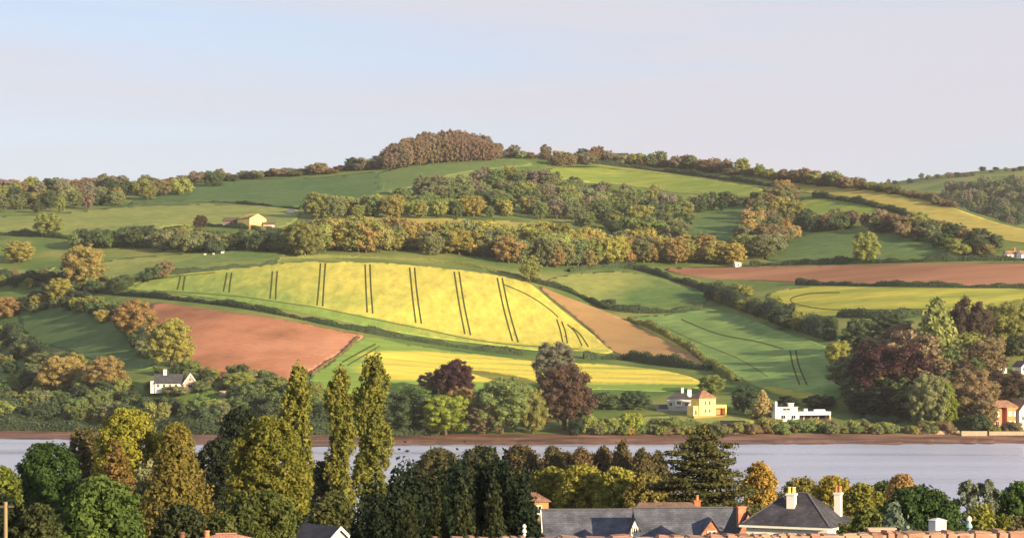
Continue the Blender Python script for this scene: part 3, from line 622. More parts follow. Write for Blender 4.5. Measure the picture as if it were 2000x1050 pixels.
HD = [([(60, 556), (150, 566), (220, 574), (330, 584), (450, 598), (560, 617), (680, 643), (800, 664), (920, 682), (1020, 694)], 2.6, 3.2, 'dark', 'dark hedgerow between the yellow rapeseed and the red ploughed field'),
      ([(1140, 700), (1220, 702), (1300, 713), (1392, 722)], 4.2, 5, 'dark', 'thick dark hedgerow below the tan soil strip'),
      ([(545, 506), (650, 503), (780, 506), (880, 514), (980, 531), (1042, 550)], 1.6, 2.4, 'olive', 'low olive hedgerow along the top edge of the yellow rapeseed'),
      ([(1042, 551), (1120, 573), (1190, 604), (1290, 611), (1372, 601)], 3.0, 3.4, 'dark', 'dark hedgerow above the tan soil strip'),
      ([(1110, 531), (1180, 523), (1250, 528), (1330, 551), (1390, 572)], 3.4, 4.2, 'dark', 'dark hedgerow along the top of the small hedged meadow'),
      ([(1385, 578), (1440, 598), (1500, 618), (1560, 640), (1620, 660)], 7.5, 9, 'dark', 'tall overgrown hedgerow above the green barley'),
      ([(1555, 556), (1640, 557), (1800, 560), (2000, 562), (2200, 566)], 2.6, 3, 'dark', 'straight dark hedgerow under the brown ploughed field'),
      ([(1465, 519), (1600, 516), (1750, 513), (1900, 509), (2100, 508)], 3.2, 3.6, 'dark', 'dark hedgerow along the top of the brown ploughed field'),
      ([(1135, 317), (1300, 336), (1450, 356), (1560, 373)], 3.4, 4, 'dark', 'dark hedgerow line just below the crest field'),
      ([(1590, 384), (1680, 398), (1745, 414), (1795, 434)], 3.6, 4.4, 'dark', 'dark hedgerow bordering the golden crest field'),
      ([(-60, 458), (40, 460), (110, 464), (180, 470)], 3.2, 4, 'dark', 'dark hedgerow under the left shoulder field'),
      ([(250, 404), (340, 398), (450, 397), (585, 410)], 2.0, 2.6, 'dark', 'thin dark hedgerow on the left shoulder skyline'),
      ([(330, 537), (430, 527), (540, 514)], 2.4, 3.0, 'dark', 'dark hedgerow between the animals pasture and the yellow field'),
      ([(190, 545), (250, 550), (330, 538)], 3.4, 5, 'olive', 'bushy olive hedgerow at the left tip of the yellow field'),
      ([(1230, 625), (1300, 655), (1355, 690), (1402, 724), (1440, 745)], 3.2, 4, 'olive', 'olive hedgerow between the tan strip and the barley'),
      ([(-60, 560), (20, 552), (100, 548), (180, 560)], 6, 7, 'dark', 'thick dark hedgerow on the left edge of the hill'),
      ([(30, 600), (110, 582), (200, 606), (260, 650), (300, 700)], 5.0, 6, 'dark', 'dark hedgerow round the shaded left field'),
      ([(0, 650), (40, 680), (90, 710), (150, 735)], 7, 8, 'dark', 'tall dark hedgerow climbing the left bank'),
      ([(700, 660), (670, 688), (640, 708), (606, 735)], 1.2, 2.2, 'brown', 'low brown hedgerow at the right edge of the red plough'),
      ([(990, 304), (1060, 311), (1130, 314)], 1.8, 2.4, 'brown', 'short brown hedgerow on the summit right of the copse'),
      ([(1170, 838), (1260, 838), (1340, 839), (1420, 842)], 3.2, 4, 'green', 'garden hedge below the cream house lawn'),
      ([(1500, 834), (1600, 838), (1700, 842), (1860, 842)], 2.4, 3.5, 'olive', 'waterside hedge along the low white house garden'),
      ([(1690, 824), (1755, 827)], 3.0, 4, 'dark', 'clipped dark hedge on the shaded lawn'),
      ([(380, 440), (450, 445), (560, 452)], 2.6, 3.2, 'dark', 'dark hedgerow in front of the lit barn'),
      ([(1640, 618), (1740, 620), (1800, 616)], 3.5, 6, 'dark', 'dark hedgerow under the pale yellow crop')]
HD += [([(1160, 313), (1250, 321), (1350, 329), (1450, 339), (1550, 353), (1600, 359), (1700, 368), (1800, 388), (1860, 404)], 4.0, 6, 'brown', 'brown skyline hedge behind the golden crest field'), ([(-60, 372), (100, 370), (200, 365), (400, 354), (500, 344), (600, 338), (735, 326)], 3.5, 6, 'dull', 'grey green skyline hedge left of the copse'), ([(-80, 838), (60, 839), (150, 841), (400, 846), (560, 847), (760, 848), (860, 849)], 5.0, 7, 'dark', 'dark overhanging hedge at the left water edge')]
for i, (pts, h, w, pal, lab) in enumerate(HD): hedge(pts, h, w, pal, lab, seed=i + 1)

# woods and lines of trees on the hill: plain broadleaf trees, species not known
wood([(556, 500), (562, 482), (640, 474), (800, 478), (960, 486), (1090, 492), (1110, 526), (990, 514), (880, 500), (700, 494)], 21, 7.5, (15.5, 20.5), ['gold', 'gold', 'olive', 'tan', 'olive', 'dull'], 'the golden wood above the rapeseed', 'golden woodland belt', name='belt_tree')
wood([(1090, 532), (1100, 490), (1200, 490), (1300, 498), (1400, 506), (1474, 514), (1440, 518), (1300, 520), (1180, 518)], 21, 7.5, (13, 18), ['gold', 'gold', 'tan', 'olive', 'dull', 'gold'], 'the thin right end of that golden wood', 'right end of the golden belt', name='belt_tree')
wood([(760, 410), (850, 374), (930, 354), (1010, 354), (1130, 372), (1250, 392), (1345, 408), (1356, 444), (1330, 486), (1230, 468), (1120, 440), (1000, 424), (900, 412)], 26, 10, (12, 16.5), ['green', 'dull', 'dull', 'dark', 'olive', 'green', 'grey'], 'the upper wood below the crest', 'upper wood', name='hill_tree')
wood([(592, 424), (600, 414), (690, 414), (760, 416), (930, 414), (1010, 422), (930, 430), (700, 426)], 22, 7, (11, 15.5), ['olive', 'gold', 'green', 'olive'], 'the row above the narrow yellow strip', 'row above the yellow strip')
wood([(1050, 324), (1130, 314), (1150, 322), (1060, 332)], 20, 7, (9, 12), ['brown', 'brown', 'grey'], 'the brown summit spinney', 'brown summit trees')
wood([(1440, 488), (1466, 420), (1490, 382), (1560, 384), (1560, 424), (1545, 474), (1490, 512)], 26, 10, (11, 15.5), ['olive', 'dull', 'tan', 'brown', 'dull'], 'the diagonal belt by the meadow', 'diagonal belt on the right')
wood([(1556, 434), (1640, 434), (1800, 444), (1890, 474), (1970, 496), (1880, 500), (1800, 474), (1700, 456), (1560, 454)], 24, 9, (8, 12), ['dark', 'dull', 'brown', 'dark', 'olive'], 'the scrub above the deep green meadow', 'scrub row on the right', kinds=('broad', 'bush'), name='scrub_tree')
wood([(1340, 406), (1440, 394), (1490, 398), (1450, 410), (1350, 418)], 21, 7, (9, 12), ['dark', 'dark', 'dull'], 'the dark row above the clearing', 'dark trees above the clearing')
wood([(-40, 416), (-40, 372), (120, 368), (250, 368), (340, 370), (420, 364), (420, 370), (250, 402), (120, 420)], 30, 9, (11, 15), ['grey', 'dull', 'brown', 'olive', 'dull', 'dark'], 'the muted wood at far left', 'far left wood', name='hill_tree')
wood([(150, 478), (300, 468), (420, 470), (566, 474), (566, 492), (400, 496), (220, 492), (150, 488)], 21, 8, (9, 13), ['dark', 'dark', 'dull', 'green'], 'the shaded thicket below the barn', 'dark thicket below the barn', kinds=('broad', 'bush', 'bush'), name='scrub_tree')
wood([(-60, 800), (-40, 760), (120, 762), (240, 770), (270, 806), (440, 808), (470, 780), (560, 778), (700, 790), (740, 840), (560, 840), (300, 836), (150, 832), (-60, 832)], 36, 12, (8, 12), ['dark', 'green', 'green', 'dull', 'olive', 'dark'], 'the waterside wood on the left bank', 'left waterside wood', name='waterside_tree')
# the copse on the very top: a dome of close-grown trees
it = []
for row, (dv, off) in enumerate(((-4, 0), (3, 9), (9, 4), (14, 13))):
    for u in np.arange(742 + off, 976, 15.0):
        uu = u + rnd.uniform(-5, 5); x = (uu - 858) / 124; hp = (52 + rnd.uniform(-3, 3)) * math.sqrt(max(.12, 1 - abs(x) ** 2.4)) - (3 - row) * 1.5
        vb = float(crest(uu)) + dv; pl = rnd.choice(['copse', 'copse', 'copse', 'brown'])
        it.append((uu, vb, pl, far_tree(uu, vb, rnd.uniform(26, 38), hp, pl, 'x', rnd.choice(['tall', 'broad']), 'copse_tree', 'hilltop copse')))
number(it, 'the dense hilltop copse')
wood([(1655, 812), (1668, 740), (1700, 690), (1780, 680), (1880, 700), (1930, 740), (1930, 800), (1850, 822), (1740, 822)], 40, 19, (12, 18), ['dull', 'brown', 'dark', 'copper2', 'dull', 'olive', 'green'], 'the big garden trees on the right bank', 'right bank garden trees', name='garden_tree')
wood([(1930, 700), (1960, 640), (2060, 640), (2060, 700)], 34, 16, (10, 14), ['olive', 'dull', 'brown', 'dark'], 'the trees above the right edge houses', 'right edge trees', name='garden_tree')
wood([(1160, 850), (1160, 840), (1420, 842), (1500, 836), (1860, 842), (1860, 849), (1500, 849)], 17, 4, (3, 5.5), ['olive', 'green', 'dull', 'brown', 'gold'], 'the shrubs along the far shore', 'shore shrubs', kinds=('bush',), name='shore_shrub', wr=(1.0, 1.6))
# skyline trees
it = []
for u in np.arange(-30, 740, 13):
    uu = u + rnd.uniform(-6, 6); pl = rnd.choice(['grey', 'dull', 'brown', 'dark'])
    it.append((uu, 0, pl, far_tree(uu, float(crest(uu)) + rnd.uniform(3, 8), rnd.uniform(24, 46), rnd.uniform(9, 17) if rnd.random() < .85 else 25, pl, 'x', rnd.choice(['broad', 'bush']), 'scrub_tree', 'left skyline trees')))
number(it, 'the left skyline', False, 'thorn')
it = []
for u in np.arange(1150, 1860, 12):
    uu = u + rnd.uniform(-6, 6); pl = rnd.choice(['grey', 'brown', 'brown', 'dull', 'olive'])
    big = 1.0 if u < 1700 else .6
    it.append((uu, 0, pl, far_tree(uu, float(crest(uu)) + rnd.uniform(3, 8), rnd.uniform(24, 42) * big, rnd.uniform(14, 36) * big, pl, 'x', rnd.choice(['broad', 'broad', 'bush']), 'hill_tree', 'right skyline trees')))
number(it, 'the skyline behind the crest field', False)
for u, h_, w_, lb in ((1004, 24, 30, 'pale round tree right beside the hilltop copse'), (1066, 28, 26, 'pale tall tree on the summit'), (1138, 24, 36, 'dark round tree where the crest field begins')):
    far_tree(u, float(crest(u)) + 3, w_, h_, 'dark' if u == 1138 else 'grey', lb)
it = []
for u in np.arange(986, 1150, 11):
    uu = u + rnd.uniform(-5, 5); pl = rnd.choice(['grey', 'brown', 'dull'])
    it.append((uu, 0, pl, far_tree(uu, float(crest(uu)) + rnd.uniform(3, 7), rnd.uniform(18, 30), rnd.uniform(9, 21), pl, 'x', rnd.choice(['broad', 'bush']), 'scrub_tree', 'summit skyline trees')))
number(it, 'the summit skyline beside the copse', False, 'thorn')
# woods on the far ridge
it = []; it2 = []
for u in np.arange(1690, 2060, 16):
    for dv in (4, 40, 58, 74, 90, 108):
        if dv > 10 and u < 1850: continue
        uu = u + rnd.uniform(-7, 7); b = ridgeP(uu, dv + rnd.uniform(-3, 6)); pl = rnd.choice(['dark', 'dull', 'grey', 'dark'])
        o = far_tree(0, 0, rnd.uniform(24, 34) if dv > 10 else rnd.uniform(10, 20), rnd.uniform(22, 30) if dv > 10 else rnd.uniform(6, 13), pl, 'x', 'broad', 'hill_tree', 'far ridge wood' if dv > 10 else 'far ridge skyline', base=b)
        (it if dv > 10 else it2).append((uu, dv, pl, o))
number(it, 'the wood on the far right ridge'); number(it2, 'the far right ridge skyline', False)
wood([(20, 612), (60, 590), (120, 584), (200, 606), (250, 640), (300, 704), (280, 712), (220, 640), (120, 602), (40, 618)], 24, 8, (5, 9), ['dark', 'olive', 'gold', 'dark', 'dull'], 'the hedge round the shaded left field', 'left field hedge trees', kinds=('bush', 'broad'), name='scrub_tree')
wood([(-40, 640), (20, 648), (60, 690), (120, 730), (160, 756), (40, 756), (-40, 700)], 30, 13, (6, 10), ['dark', 'dark', 'green', 'dull', 'olive'], 'the dark copse low on the left', 'low left copse', kinds=('bush', 'broad'), name='scrub_tree')
wood([(-40, 566), (-40, 545), (60, 540), (140, 548), (210, 562), (330, 540), (330, 546), (210, 580), (60, 566)], 26, 8, (5, 9), ['dark', 'dull', 'olive', 'dark', 'brown'], 'the bushy hedge left of the rapeseed tip', 'bushy hedge left of the rapeseed', kinds=('bush', 'broad'), name='scrub_tree')
wood([(1380, 582), (1400, 574), (1500, 606), (1620, 650), (1640, 672), (1560, 648), (1480, 622)], 22, 8, (5, 9), ['dark', 'dark', 'dull', 'green', 'olive'], 'the overgrown hedge above the barley', 'overgrown hedge trees', kinds=('bush', 'broad'), name='scrub_tree')
wood([(290, 730), (300, 722), (420, 732), (560, 756), (640, 764), (640, 776), (440, 766)], 26, 8, (4, 8), ['green', 'dark', 'dull', 'olive'], 'the bushes below the red plough', 'bushes below the red plough', kinds=('bush', 'broad'), name='scrub_tree')
# single trees one can point at
ST = [(160, 560, 92, 88, 'tan', 'broad', 'big tawny tree standing left of the yellow field tip'), (38, 512, 72, 42, 'gold', 'broad', 'round yellow tree near the left edge under the shoulder field'),
      (95, 462, 62, 48, 'olive', 'broad', 'lone olive tree on the left shoulder field'), (322, 538, 38, 32, 'brown', 'bush', 'dark brown bush at the left tip of the yellow field'),
      (362, 478, 44, 38, 'yellow', 'broad', 'bright yellow tree in the dark thicket'), (230, 398, 30, 34, 'tan', 'broad', 'rusty tree in the far left wood edge'),
      (392, 446, 32, 28, 'copper2', 'broad', 'reddish brown tree left of the lit barn'), (618, 428, 60, 56, 'olive', 'tall', 'tall olive tree at the left end of the strip row'),
      (655, 428, 50, 48, 'dull', 'broad', 'rounded olive tree second in the strip row'), (595, 500, 70, 68, 'olive', 'broad', 'large olive tree at the left corner of the golden belt'),
      (118, 590, 60, 48, 'gold', 'broad', 'golden tree in the hedge above the shaded left field'), (185, 606, 46, 32, 'olive', 'broad', 'small olive tree in the hedge near the red plough'),
      (265, 662, 90, 78, 'tan', 'broad', 'tawny orange tree at the left corner of the red plough'), (335, 716, 100, 98, 'gold', 'broad', 'large golden green tree beside the red plough'),
      (10, 622, 66, 46, 'tan', 'broad', 'orange tinted tree at the left edge of the hill'), (125, 772, 110, 80, 'tan', 'broad', 'wide orange tree left of the white cottage'),
      (205, 770, 95, 78, 'tan', 'broad', 'orange brown tree close to the white cottage'), (150, 740, 44, 56, 'gold', 'tall', 'upright golden tree behind the orange trees'),
      (470, 768, 70, 44, 'olive', 'broad', 'olive tree at the foot of the red plough'), (400, 810, 95, 40, 'olive', 'bush', 'yellowish bush among the dark left waterside wood'),
      (1035, 552, 48, 54, 'olive', 'broad', 'olive tree at the corner of the yellow field and the golden belt'), (1188, 603, 32, 24, 'dark', 'bush', 'small dark bush on the hedge below the small meadow'),
      (1692, 514, 62, 62, 'olive', 'broad', 'round green tree alone in the deep green meadow'), (1440, 580, 60, 30, 'olive', 'bush', 'olive bush where the tall hedge starts'),
      (888, 790, 92, 92, 'copper', 'broad', 'copper beech with dark red round crown above the waterside'), (845, 768, 60, 46, 'grey', 'broad', 'greyish tree left of the copper beech'),
      (1080, 760, 92, 96, 'grey', 'broad', 'tall brownish tree behind the large copper tree'), (1102, 838, 132, 132, 'copper2', 'broad', 'largest copper brown tree on the waterside'),
      (905, 826, 70, 76, 'tan', 'broad', 'tawny tree under the copper beech'), (870, 850, 110, 84, 'lime', 'broad', 'yellow green tree leaning over the foreshore'),
      (980, 846, 130, 116, 'green', 'broad', 'wide green tree in the middle of the waterside'), (1040, 846, 70, 92, 'olive', 'broad', 'olive tree between the green tree and the copper tree'),
      (945, 848, 80, 60, 'brown', 'broad', 'brownish low tree at the water edge'), (790, 846, 120, 88, 'dark', 'broad', 'dark shaded tree right of the poplars'), (800, 800, 90, 50, 'green', 'broad', 'green tree behind the dark shaded tree'),
      (1640, 722, 58, 62, 'gold', 'broad', 'bright golden tree at the barley corner'), (1742, 800, 190, 140, 'copper', 'broad', 'huge dark purple copper beech beside the barley'),
      (1790, 790, 150, 150, 'brown', 'tall', 'tall bronze tree behind the purple beech'), (1830, 726, 120, 145, 'olive', 'cone', 'tall pointed olive conifer behind the purple beech'),
      (1898, 705, 96, 125, 'copper2', 'broad', 'rounded bronze tree against the pale yellow crop'), (1965, 690, 120, 105, 'olive', 'broad', 'olive tree on the right edge above the white house'),
      (1908, 726, 32, 68, 'olive', 'tall', 'slim yellow green tree in front of the bronze tree'), (1850, 838, 52, 96, 'lime', 'tall', 'slender bright yellow tree on the right bank'),
      (1900, 830, 120, 112, 'brown', 'broad', 'dark brown tree left of the orange house'), (1965, 790, 110, 70, 'copper2', 'broad', 'bronze tree behind the orange house'),
      (1815, 838, 90, 110, 'dull', 'broad', 'dull green tree behind the slender yellow tree'), (1700, 812, 110, 60, 'deep', 'broad', 'very dark yew under the purple beech'), (1780, 818, 110, 56, 'deep', 'broad', 'very dark shrub mass left of the slender yellow tree'),
      (1490, 818, 50, 58, 'tan', 'cone', 'rusty conical tree between the two shore houses'), (1455, 806, 62, 56, 'dark', 'broad', 'dark tree right of the cream house'),
      (1390, 768, 60, 40, 'olive', 'broad', 'olive tree behind the cream house'), (1240, 800, 70, 40, 'dark', 'broad', 'dark tree left of the cream house'), (1180, 800, 60, 40, 'dark', 'bush', 'dark bush beside the largest copper tree'),
      (1232, 846, 50, 50, 'lime', 'bush', 'round yellow topped shrub on the shore'), (1152, 848, 40, 44, 'olive', 'bush', 'olive shrub at the shore'), (1190, 848, 44, 38, 'olive', 'bush', 'second olive shrub along the shore'),
      (1125, 850, 34, 34, 'deep', 'bush', 'dark shrub below the largest copper tree'), (1300, 846, 70, 34, 'green', 'bush', 'green shrub below the cream house lawn'), (1500, 846, 44, 34, 'olive', 'bush', 'olive shrub right of the boathouse'),
      (1560, 842, 60, 26, 'green', 'bush', 'green shrub below the low white house'), (1518, 836, 40, 24, 'olive', 'bush', 'olive shrub hiding the left foot of the low white house'), (1600, 836, 50, 22, 'dull', 'bush', 'grey green shrub before the glazed wing'), (300, 766, 40, 24, 'green', 'bush', 'green shrub at the left foot of the white cottage'), (345, 772, 60, 22, 'dull', 'bush', 'grey green shrub in front of the white cottage'), (394, 768, 40, 26, 'green', 'bush', 'green shrub at the right foot of the white cottage'), (1540, 800, 50, 30, 'deep', 'broad', 'dark tree behind the low white house'), (1600, 796, 70, 28, 'deep', 'broad', 'dark shrub at the barley foot'),
      (1680, 690, 80, 70, 'dark', 'broad', 'dark shaded tree above the golden tree'), (1740, 664, 90, 55, 'dark', 'broad', 'dark tree under the pale yellow crop'),
      (1985, 640, 70, 60, 'olive', 'broad', 'olive tree at the right frame edge on the pale crop'), (1925, 660, 60, 36, 'dark', 'bush', 'dark bush right of the rounded bronze tree'), (1880, 500, 50, 30, 'olive', 'bush', 'olive bush near the small white houses'),
      (1912, 844, 50, 40, 'dark', 'bush', 'dark shrub at the left foot of the orange house'), (1978, 846, 44, 26, 'brown', 'bush', 'brown shrub in front of the orange house'), (1940, 846, 30, 18, 'olive', 'bush', 'small olive shrub by the orange house quay'), (1925, 842, 60, 70, 'brown', 'tall', 'slim brown tree overlapping the orange house'),
      (1925, 500, 40, 26, 'brown', 'bush', 'brown bush left of the small white houses')]
for (u, vb, w_, h_, pal, kd, lab) in ST:
    nm = {'bush': 'shrub', 'cone': 'conifer_tree'}.get(kd, 'copper_beech_tree' if pal in ('copper', 'copper2') else 'broadleaf_tree')
    far_tree(u, vb, w_, h_, pal, lab, 'big' if kd == 'broad' and w_ >= 58 else kd, nm, cat='shrub' if kd == 'bush' else 'tree')
# ------------------------------------------------------------ buildings across the water
def plain(name, col, rough=.85, var=.12, scale=.6, bump=.2, spec=.2):
    a = tuple(c * (1 - var) for c in col); b = tuple(min(1, c * (1 + var)) for c in col)
    return noisy(name, [a, b], scale=scale, rough=rough, bump=bump, bscale=scale * 6, spec=spec)
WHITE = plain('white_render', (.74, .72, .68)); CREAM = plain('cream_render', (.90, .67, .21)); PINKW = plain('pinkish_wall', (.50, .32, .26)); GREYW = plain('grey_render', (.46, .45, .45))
BRICK = plain('red_brick', (.34, .13, .075), var=.25, scale=3); ORANGEW = plain('terracotta_wall', (.50, .21, .10)); TIMBER = plain('dark_timber', (.10, .075, .06)); STONEW = plain('harbour_stone', (.34, .27, .21), var=.3, scale=1.5, bump=.6)
GLASS = MATS.get('glass') or newmat('window_glass')[0]; setin(GLASS.node_tree.nodes['Principled BSDF'], Base_Color=(.02, .025, .03, 1), Roughness=.08, Specular_IOR_Level=.6)
def rows_mat(name, cols, h=.22, w=.32, mortar=.35, rough=.7, spec=.3):
    """courses of slates or tiles: brick pattern in the surface's own plane"""
    m, t, b = newmat(name); n = t.nodes; l = t.links.new
    c = n.new('ShaderNodeTexCoord'); br = n.new('ShaderNodeTexBrick'); br.inputs['Scale'].default_value = 1.0
    br.inputs['Brick Width'].default_value = w; br.inputs['Row Height'].default_value = h; br.inputs['Mortar Size'].default_value = .012; br.inputs['Bias'].default_value = 0
    br.inputs['Color1'].default_value = (*cols[0], 1); br.inputs['Color2'].default_value = (*cols[1], 1); br.inputs['Mortar'].default_value = (*[x * mortar for x in cols[0]], 1)
    l(c.outputs['UV'], br.inputs['Vector'])
    z = n.new('ShaderNodeTexNoise'); z.inputs['Scale'].default_value = .9; z.inputs['Detail'].default_value = 6; l(c.outputs['Object'], z.inputs['Vector'])
    hs = n.new('ShaderNodeHueSaturation'); mr = n.new('ShaderNodeMapRange'); mr.inputs['From Min'].default_value = .25; mr.inputs['From Max'].default_value = .75; mr.inputs['To Min'].default_value = .5; mr.inputs['To Max'].default_value = 1.5
    l(z.outputs['Fac'], mr.inputs['Value']); l(mr.outputs['Result'], hs.inputs['Value']); l(br.outputs['Color'], hs.inputs['Color']); l(hs.outputs['Color'], b.inputs['Base Color'])
    bp = n.new('ShaderNodeBump'); bp.inputs['Strength'].default_value = .6; bp.inputs['Distance'].default_value = .02; bp.invert = True
    l(br.outputs['Fac'], bp.inputs['Height']); l(bp.outputs['Normal'], b.inputs['Normal']); setin(b, Roughness=rough, Specular_IOR_Level=spec)
    return m
SLATE = rows_mat('roof_slates', ((.070, .080, .115), (.105, .110, .145))); DKSLATE = rows_mat('dark_roof_slates', ((.040, .040, .052), (.062, .060, .074)))
CLAYTILE = rows_mat('brown_clay_tiles', ((.22, .12, .085), (.30, .165, .11))); BRICKROW = rows_mat('brick_courses', ((.34, .13, .08), (.46, .20, .12)), h=.075, w=.225, mortar=1.2)
PINKTILE = rows_mat('pink_clay_tiles', ((.40, .20, .15), (.50, .26, .19)))
def uvmap(o):
    """metre-scaled UVs in each face's own plane, rows running level"""
    me = o.data; uv = me.uv_layers.new(name='uv')
    for p in me.polygons:
        n = p.normal; t_ = Vector((0, 0, 1)).cross(n); t_ = t_.normalized() if t_.length > 1e-4 else Vector((1, 0, 0)); b_ = n.cross(t_)
        for li in p.loop_indices:
            c = me.vertices[me.loops[li].vertex_index].co; uv.data[li].uv = (c.dot(t_), c.dot(b_))
    return o
def hip(mb, x0, x1, y0, y1, z, h, over=.4, th=.18, ridge=None):
    """hipped roof; ridge along x, its half length given"""
    x0 -= over; x1 += over; y0 -= over; y1 += over; cy = (y0 + y1) / 2; cx = (x0 + x1) / 2
    rl = ridge if ridge is not None else max(.05, (x1 - x0) / 2 - (y1 - y0) / 2)
    a, b, c, d = (x0, y0, z), (x1, y0, z), (x1, y1, z), (x0, y1, z); e, f = (cx - rl, cy, z + h), (cx + rl, cy, z + h)
    A = [(q[0], q[1], q[2] - th) for q in (a, b, c, d)]
    return mb.add([a, b, c, d, e, f] + A, [(0, 1, 5, 4), (1, 2, 5), (2, 3, 4, 5), (3, 0, 4), (0, 6, 7, 1), (1, 7, 8, 2), (2, 8, 9, 3), (3, 9, 6, 0), (9, 8, 7, 6)])
def gable(mb, x0, x1, y0, y1, z, h, over=.3, th=.16, axis='x'):
    """pitched roof, ridge along axis; two slabs with thickness"""
    if axis == 'x':
        x0 -= over; x1 += over; c = (y0 + y1) / 2; s = h / (c - y0); e = over * s
        P_ = [(x0, y0 - over, z - e), (x1, y0 - over, z - e), (x1, c, z + h), (x0, c, z + h), (x1, y1 + over, z - e), (x0, y1 + over, z - e)]
    else:
        y0 -= over; y1 += over; c = (x0 + x1) / 2; s = h / (c - x0); e = over * s
        P_ = [(x0 - over, y1, z - e), (x0 - over, y0, z - e), (c, y0, z + h), (c, y1, z + h), (x1 + over, y0, z - e), (x1 + over, y1, z - e)]
    B_ = [(q[0], q[1], q[2] - th) for q in P_]
    return mb.add(P_ + B_, [(0, 1, 2, 3), (3, 2, 4, 5), (9, 8, 7, 6), (11, 10, 8, 9), (0, 6, 7, 1), (1, 7, 8, 2), (2, 8, 10, 4), (4, 10, 11, 5), (5, 11, 9, 3), (3, 9, 6, 0)])
def gable_wall(mb, x0, x1, y0, y1, z0, z, h, axis='x'):
    """box with pointed ends under a gable roof"""
    mb.box(x0, x1, y0, y1, z0, z)
    if axis == 'x':
        c = (y0 + y1) / 2; return mb.add([(x0, y0, z), (x0, y1, z), (x0, c, z + h), (x1, y0, z), (x1, y1, z), (x1, c, z + h)], [(0, 2, 1), (3, 4, 5), (0, 3, 5, 2), (1, 2, 5, 4)])
    c = (x0 + x1) / 2; return mb.add([(x0, y0, z), (x1, y0, z), (c, y0, z + h), (x0, y1, z), (x1, y1, z), (c, y1, z + h)], [(0, 1, 2), (3, 5, 4), (0, 2, 5, 3), (1, 4, 5, 2)])
def window(par, x, z, w, h, y, mat=None, side='front', bars=True):
    """window standing 4 cm proud of the wall plane; frame with a pane as sub-part"""
    t_ = .09; mb = MB()
    def bx(m_, a0, a1, z0, z1, d0, d1):
        if side == 'front': m_.box(a0, a1, y - d1, y - d0, z0, z1)
        else: m_.box(y + d0, y + d1, a0, a1, z0, z1)
    bx(mb, x - w / 2, x + w / 2, z - h / 2 - t_, z - h / 2, 0, .08); bx(mb, x - w / 2, x + w / 2, z + h / 2, z + h / 2 + t_, 0, .06)
    bx(mb, x - w / 2 - t_, x - w / 2, z - h / 2 - t_, z + h / 2 + t_, 0, .06); bx(mb, x + w / 2, x + w / 2 + t_, z - h / 2 - t_, z + h / 2 + t_, 0, .06)
    if bars: bx(mb, x - .035, x + .035, z - h / 2, z + h / 2, .02, .06)
    o = mb.build('window', mat or WHITE, par); m2 = MB(); bx(m2, x - w / 2, x + w / 2, z - h / 2, z + h / 2, -.02, .03); m2.build('pane', GLASS, o)
    return o
def chimney(par, x, y, z0, z1, w, d, mat, pots=2, potmat=None):
    mb = MB().box(x - w / 2, x + w / 2, y - d / 2, y + d / 2, z0, z1).box(x - w / 2 - .06, x + w / 2 + .06, y - d / 2 - .06, y + d / 2 + .06, z1, z1 + .14)
    c = mb.build('chimney', mat, par)
    for i in range(pots):
        px = x + (i - (pots - 1) / 2) * w * .55
        MB().tube([(px, y, z1 + .14, .15), (px, y, z1 + .5, .12), (px, y, z1 + .54, .15), (px, y, z1 + .62, .14)], 10).build('chimney_pot', potmat or ORANGEW, c)
    return c
def at_hill(name, u, v, rz, label, cat='house', group=None):
    e = empty(name, G(u, v), R(rz)); return props(e, label, cat, group)

# cream house on the shore
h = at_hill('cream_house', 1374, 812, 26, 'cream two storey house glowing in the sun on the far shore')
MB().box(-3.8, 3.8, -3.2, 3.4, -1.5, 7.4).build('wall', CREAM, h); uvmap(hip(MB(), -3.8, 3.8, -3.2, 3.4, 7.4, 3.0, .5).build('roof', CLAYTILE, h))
for x in (-.95, .95):
    window(h, x, 5.4, .95, 1.7, -3.2); window(h, x, 2.2, .95, 1.5, -3.2)
MB().box(-6.2, -3.8, -2.6, 2.4, -1.5, 4.2).build('side_wing', CREAM, h); window(h, -5.1, 1.6, .9, 2.0, -2.6)
g = MB().box(3.8, 9.4, -2.4, 3.0, 3.3, 4.5).box(3.8, 4.2, -2.4, 3.0, -1.5, 3.3).box(8.9, 9.4, -2.4, 3.0, -1.5, 3.3).box(4.2, 8.9, 2.6, 3.0, -1.5, 3.3).build('veranda', CREAM, h)
MB().box(4.2, 8.9, .2, .5, -1.5, 3.3).build('screen_wall', ORANGEW, g)
MB().box(-7, 9.4, -4.4, -3.2, -2.2, .3).build('terrace', ORANGEW, h)
# grey wing house behind its left shoulder
h = at_hill('grey_house', 1326, 800, -6, 'grey house with white bay and two chimneys behind the cream house')
MB().box(-4.6, 5, -2.5, 4.5, -2, 4.6).build('wall', GREYW, h); uvmap(hip(MB(), -4.6, 5, -2.5, 4.5, 4.6, 2.6, .4).build('roof', DKSLATE, h))
MB().box(-1.4, 1.6, -3.2, -2.4, 1.6, 4.3).build('bay', WHITE, h); window(h, .1, 3.0, 1.6, 1.3, -3.2); window(h, -3.2, 2.4, 1.2, 1.4, -2.5); window(h, 3.2, 2.4, 1.2, 1.4, -2.5)
chimney(h, 1.4, 1, 5.2, 8.8, 1.0, .9, WHITE); chimney(h, 4.3, .6, 5.0, 8.2, 1.6, 1.1, WHITE)
uvmap(gable(MB(), -9.2, -4.6, -3.4, 2, .9, 1.4, .3).build('lean_roof', DKSLATE, h)); MB().box(-9, -4.6, -3.2, 1.8, -2, .8).build('outhouse_wall', GREYW, h)
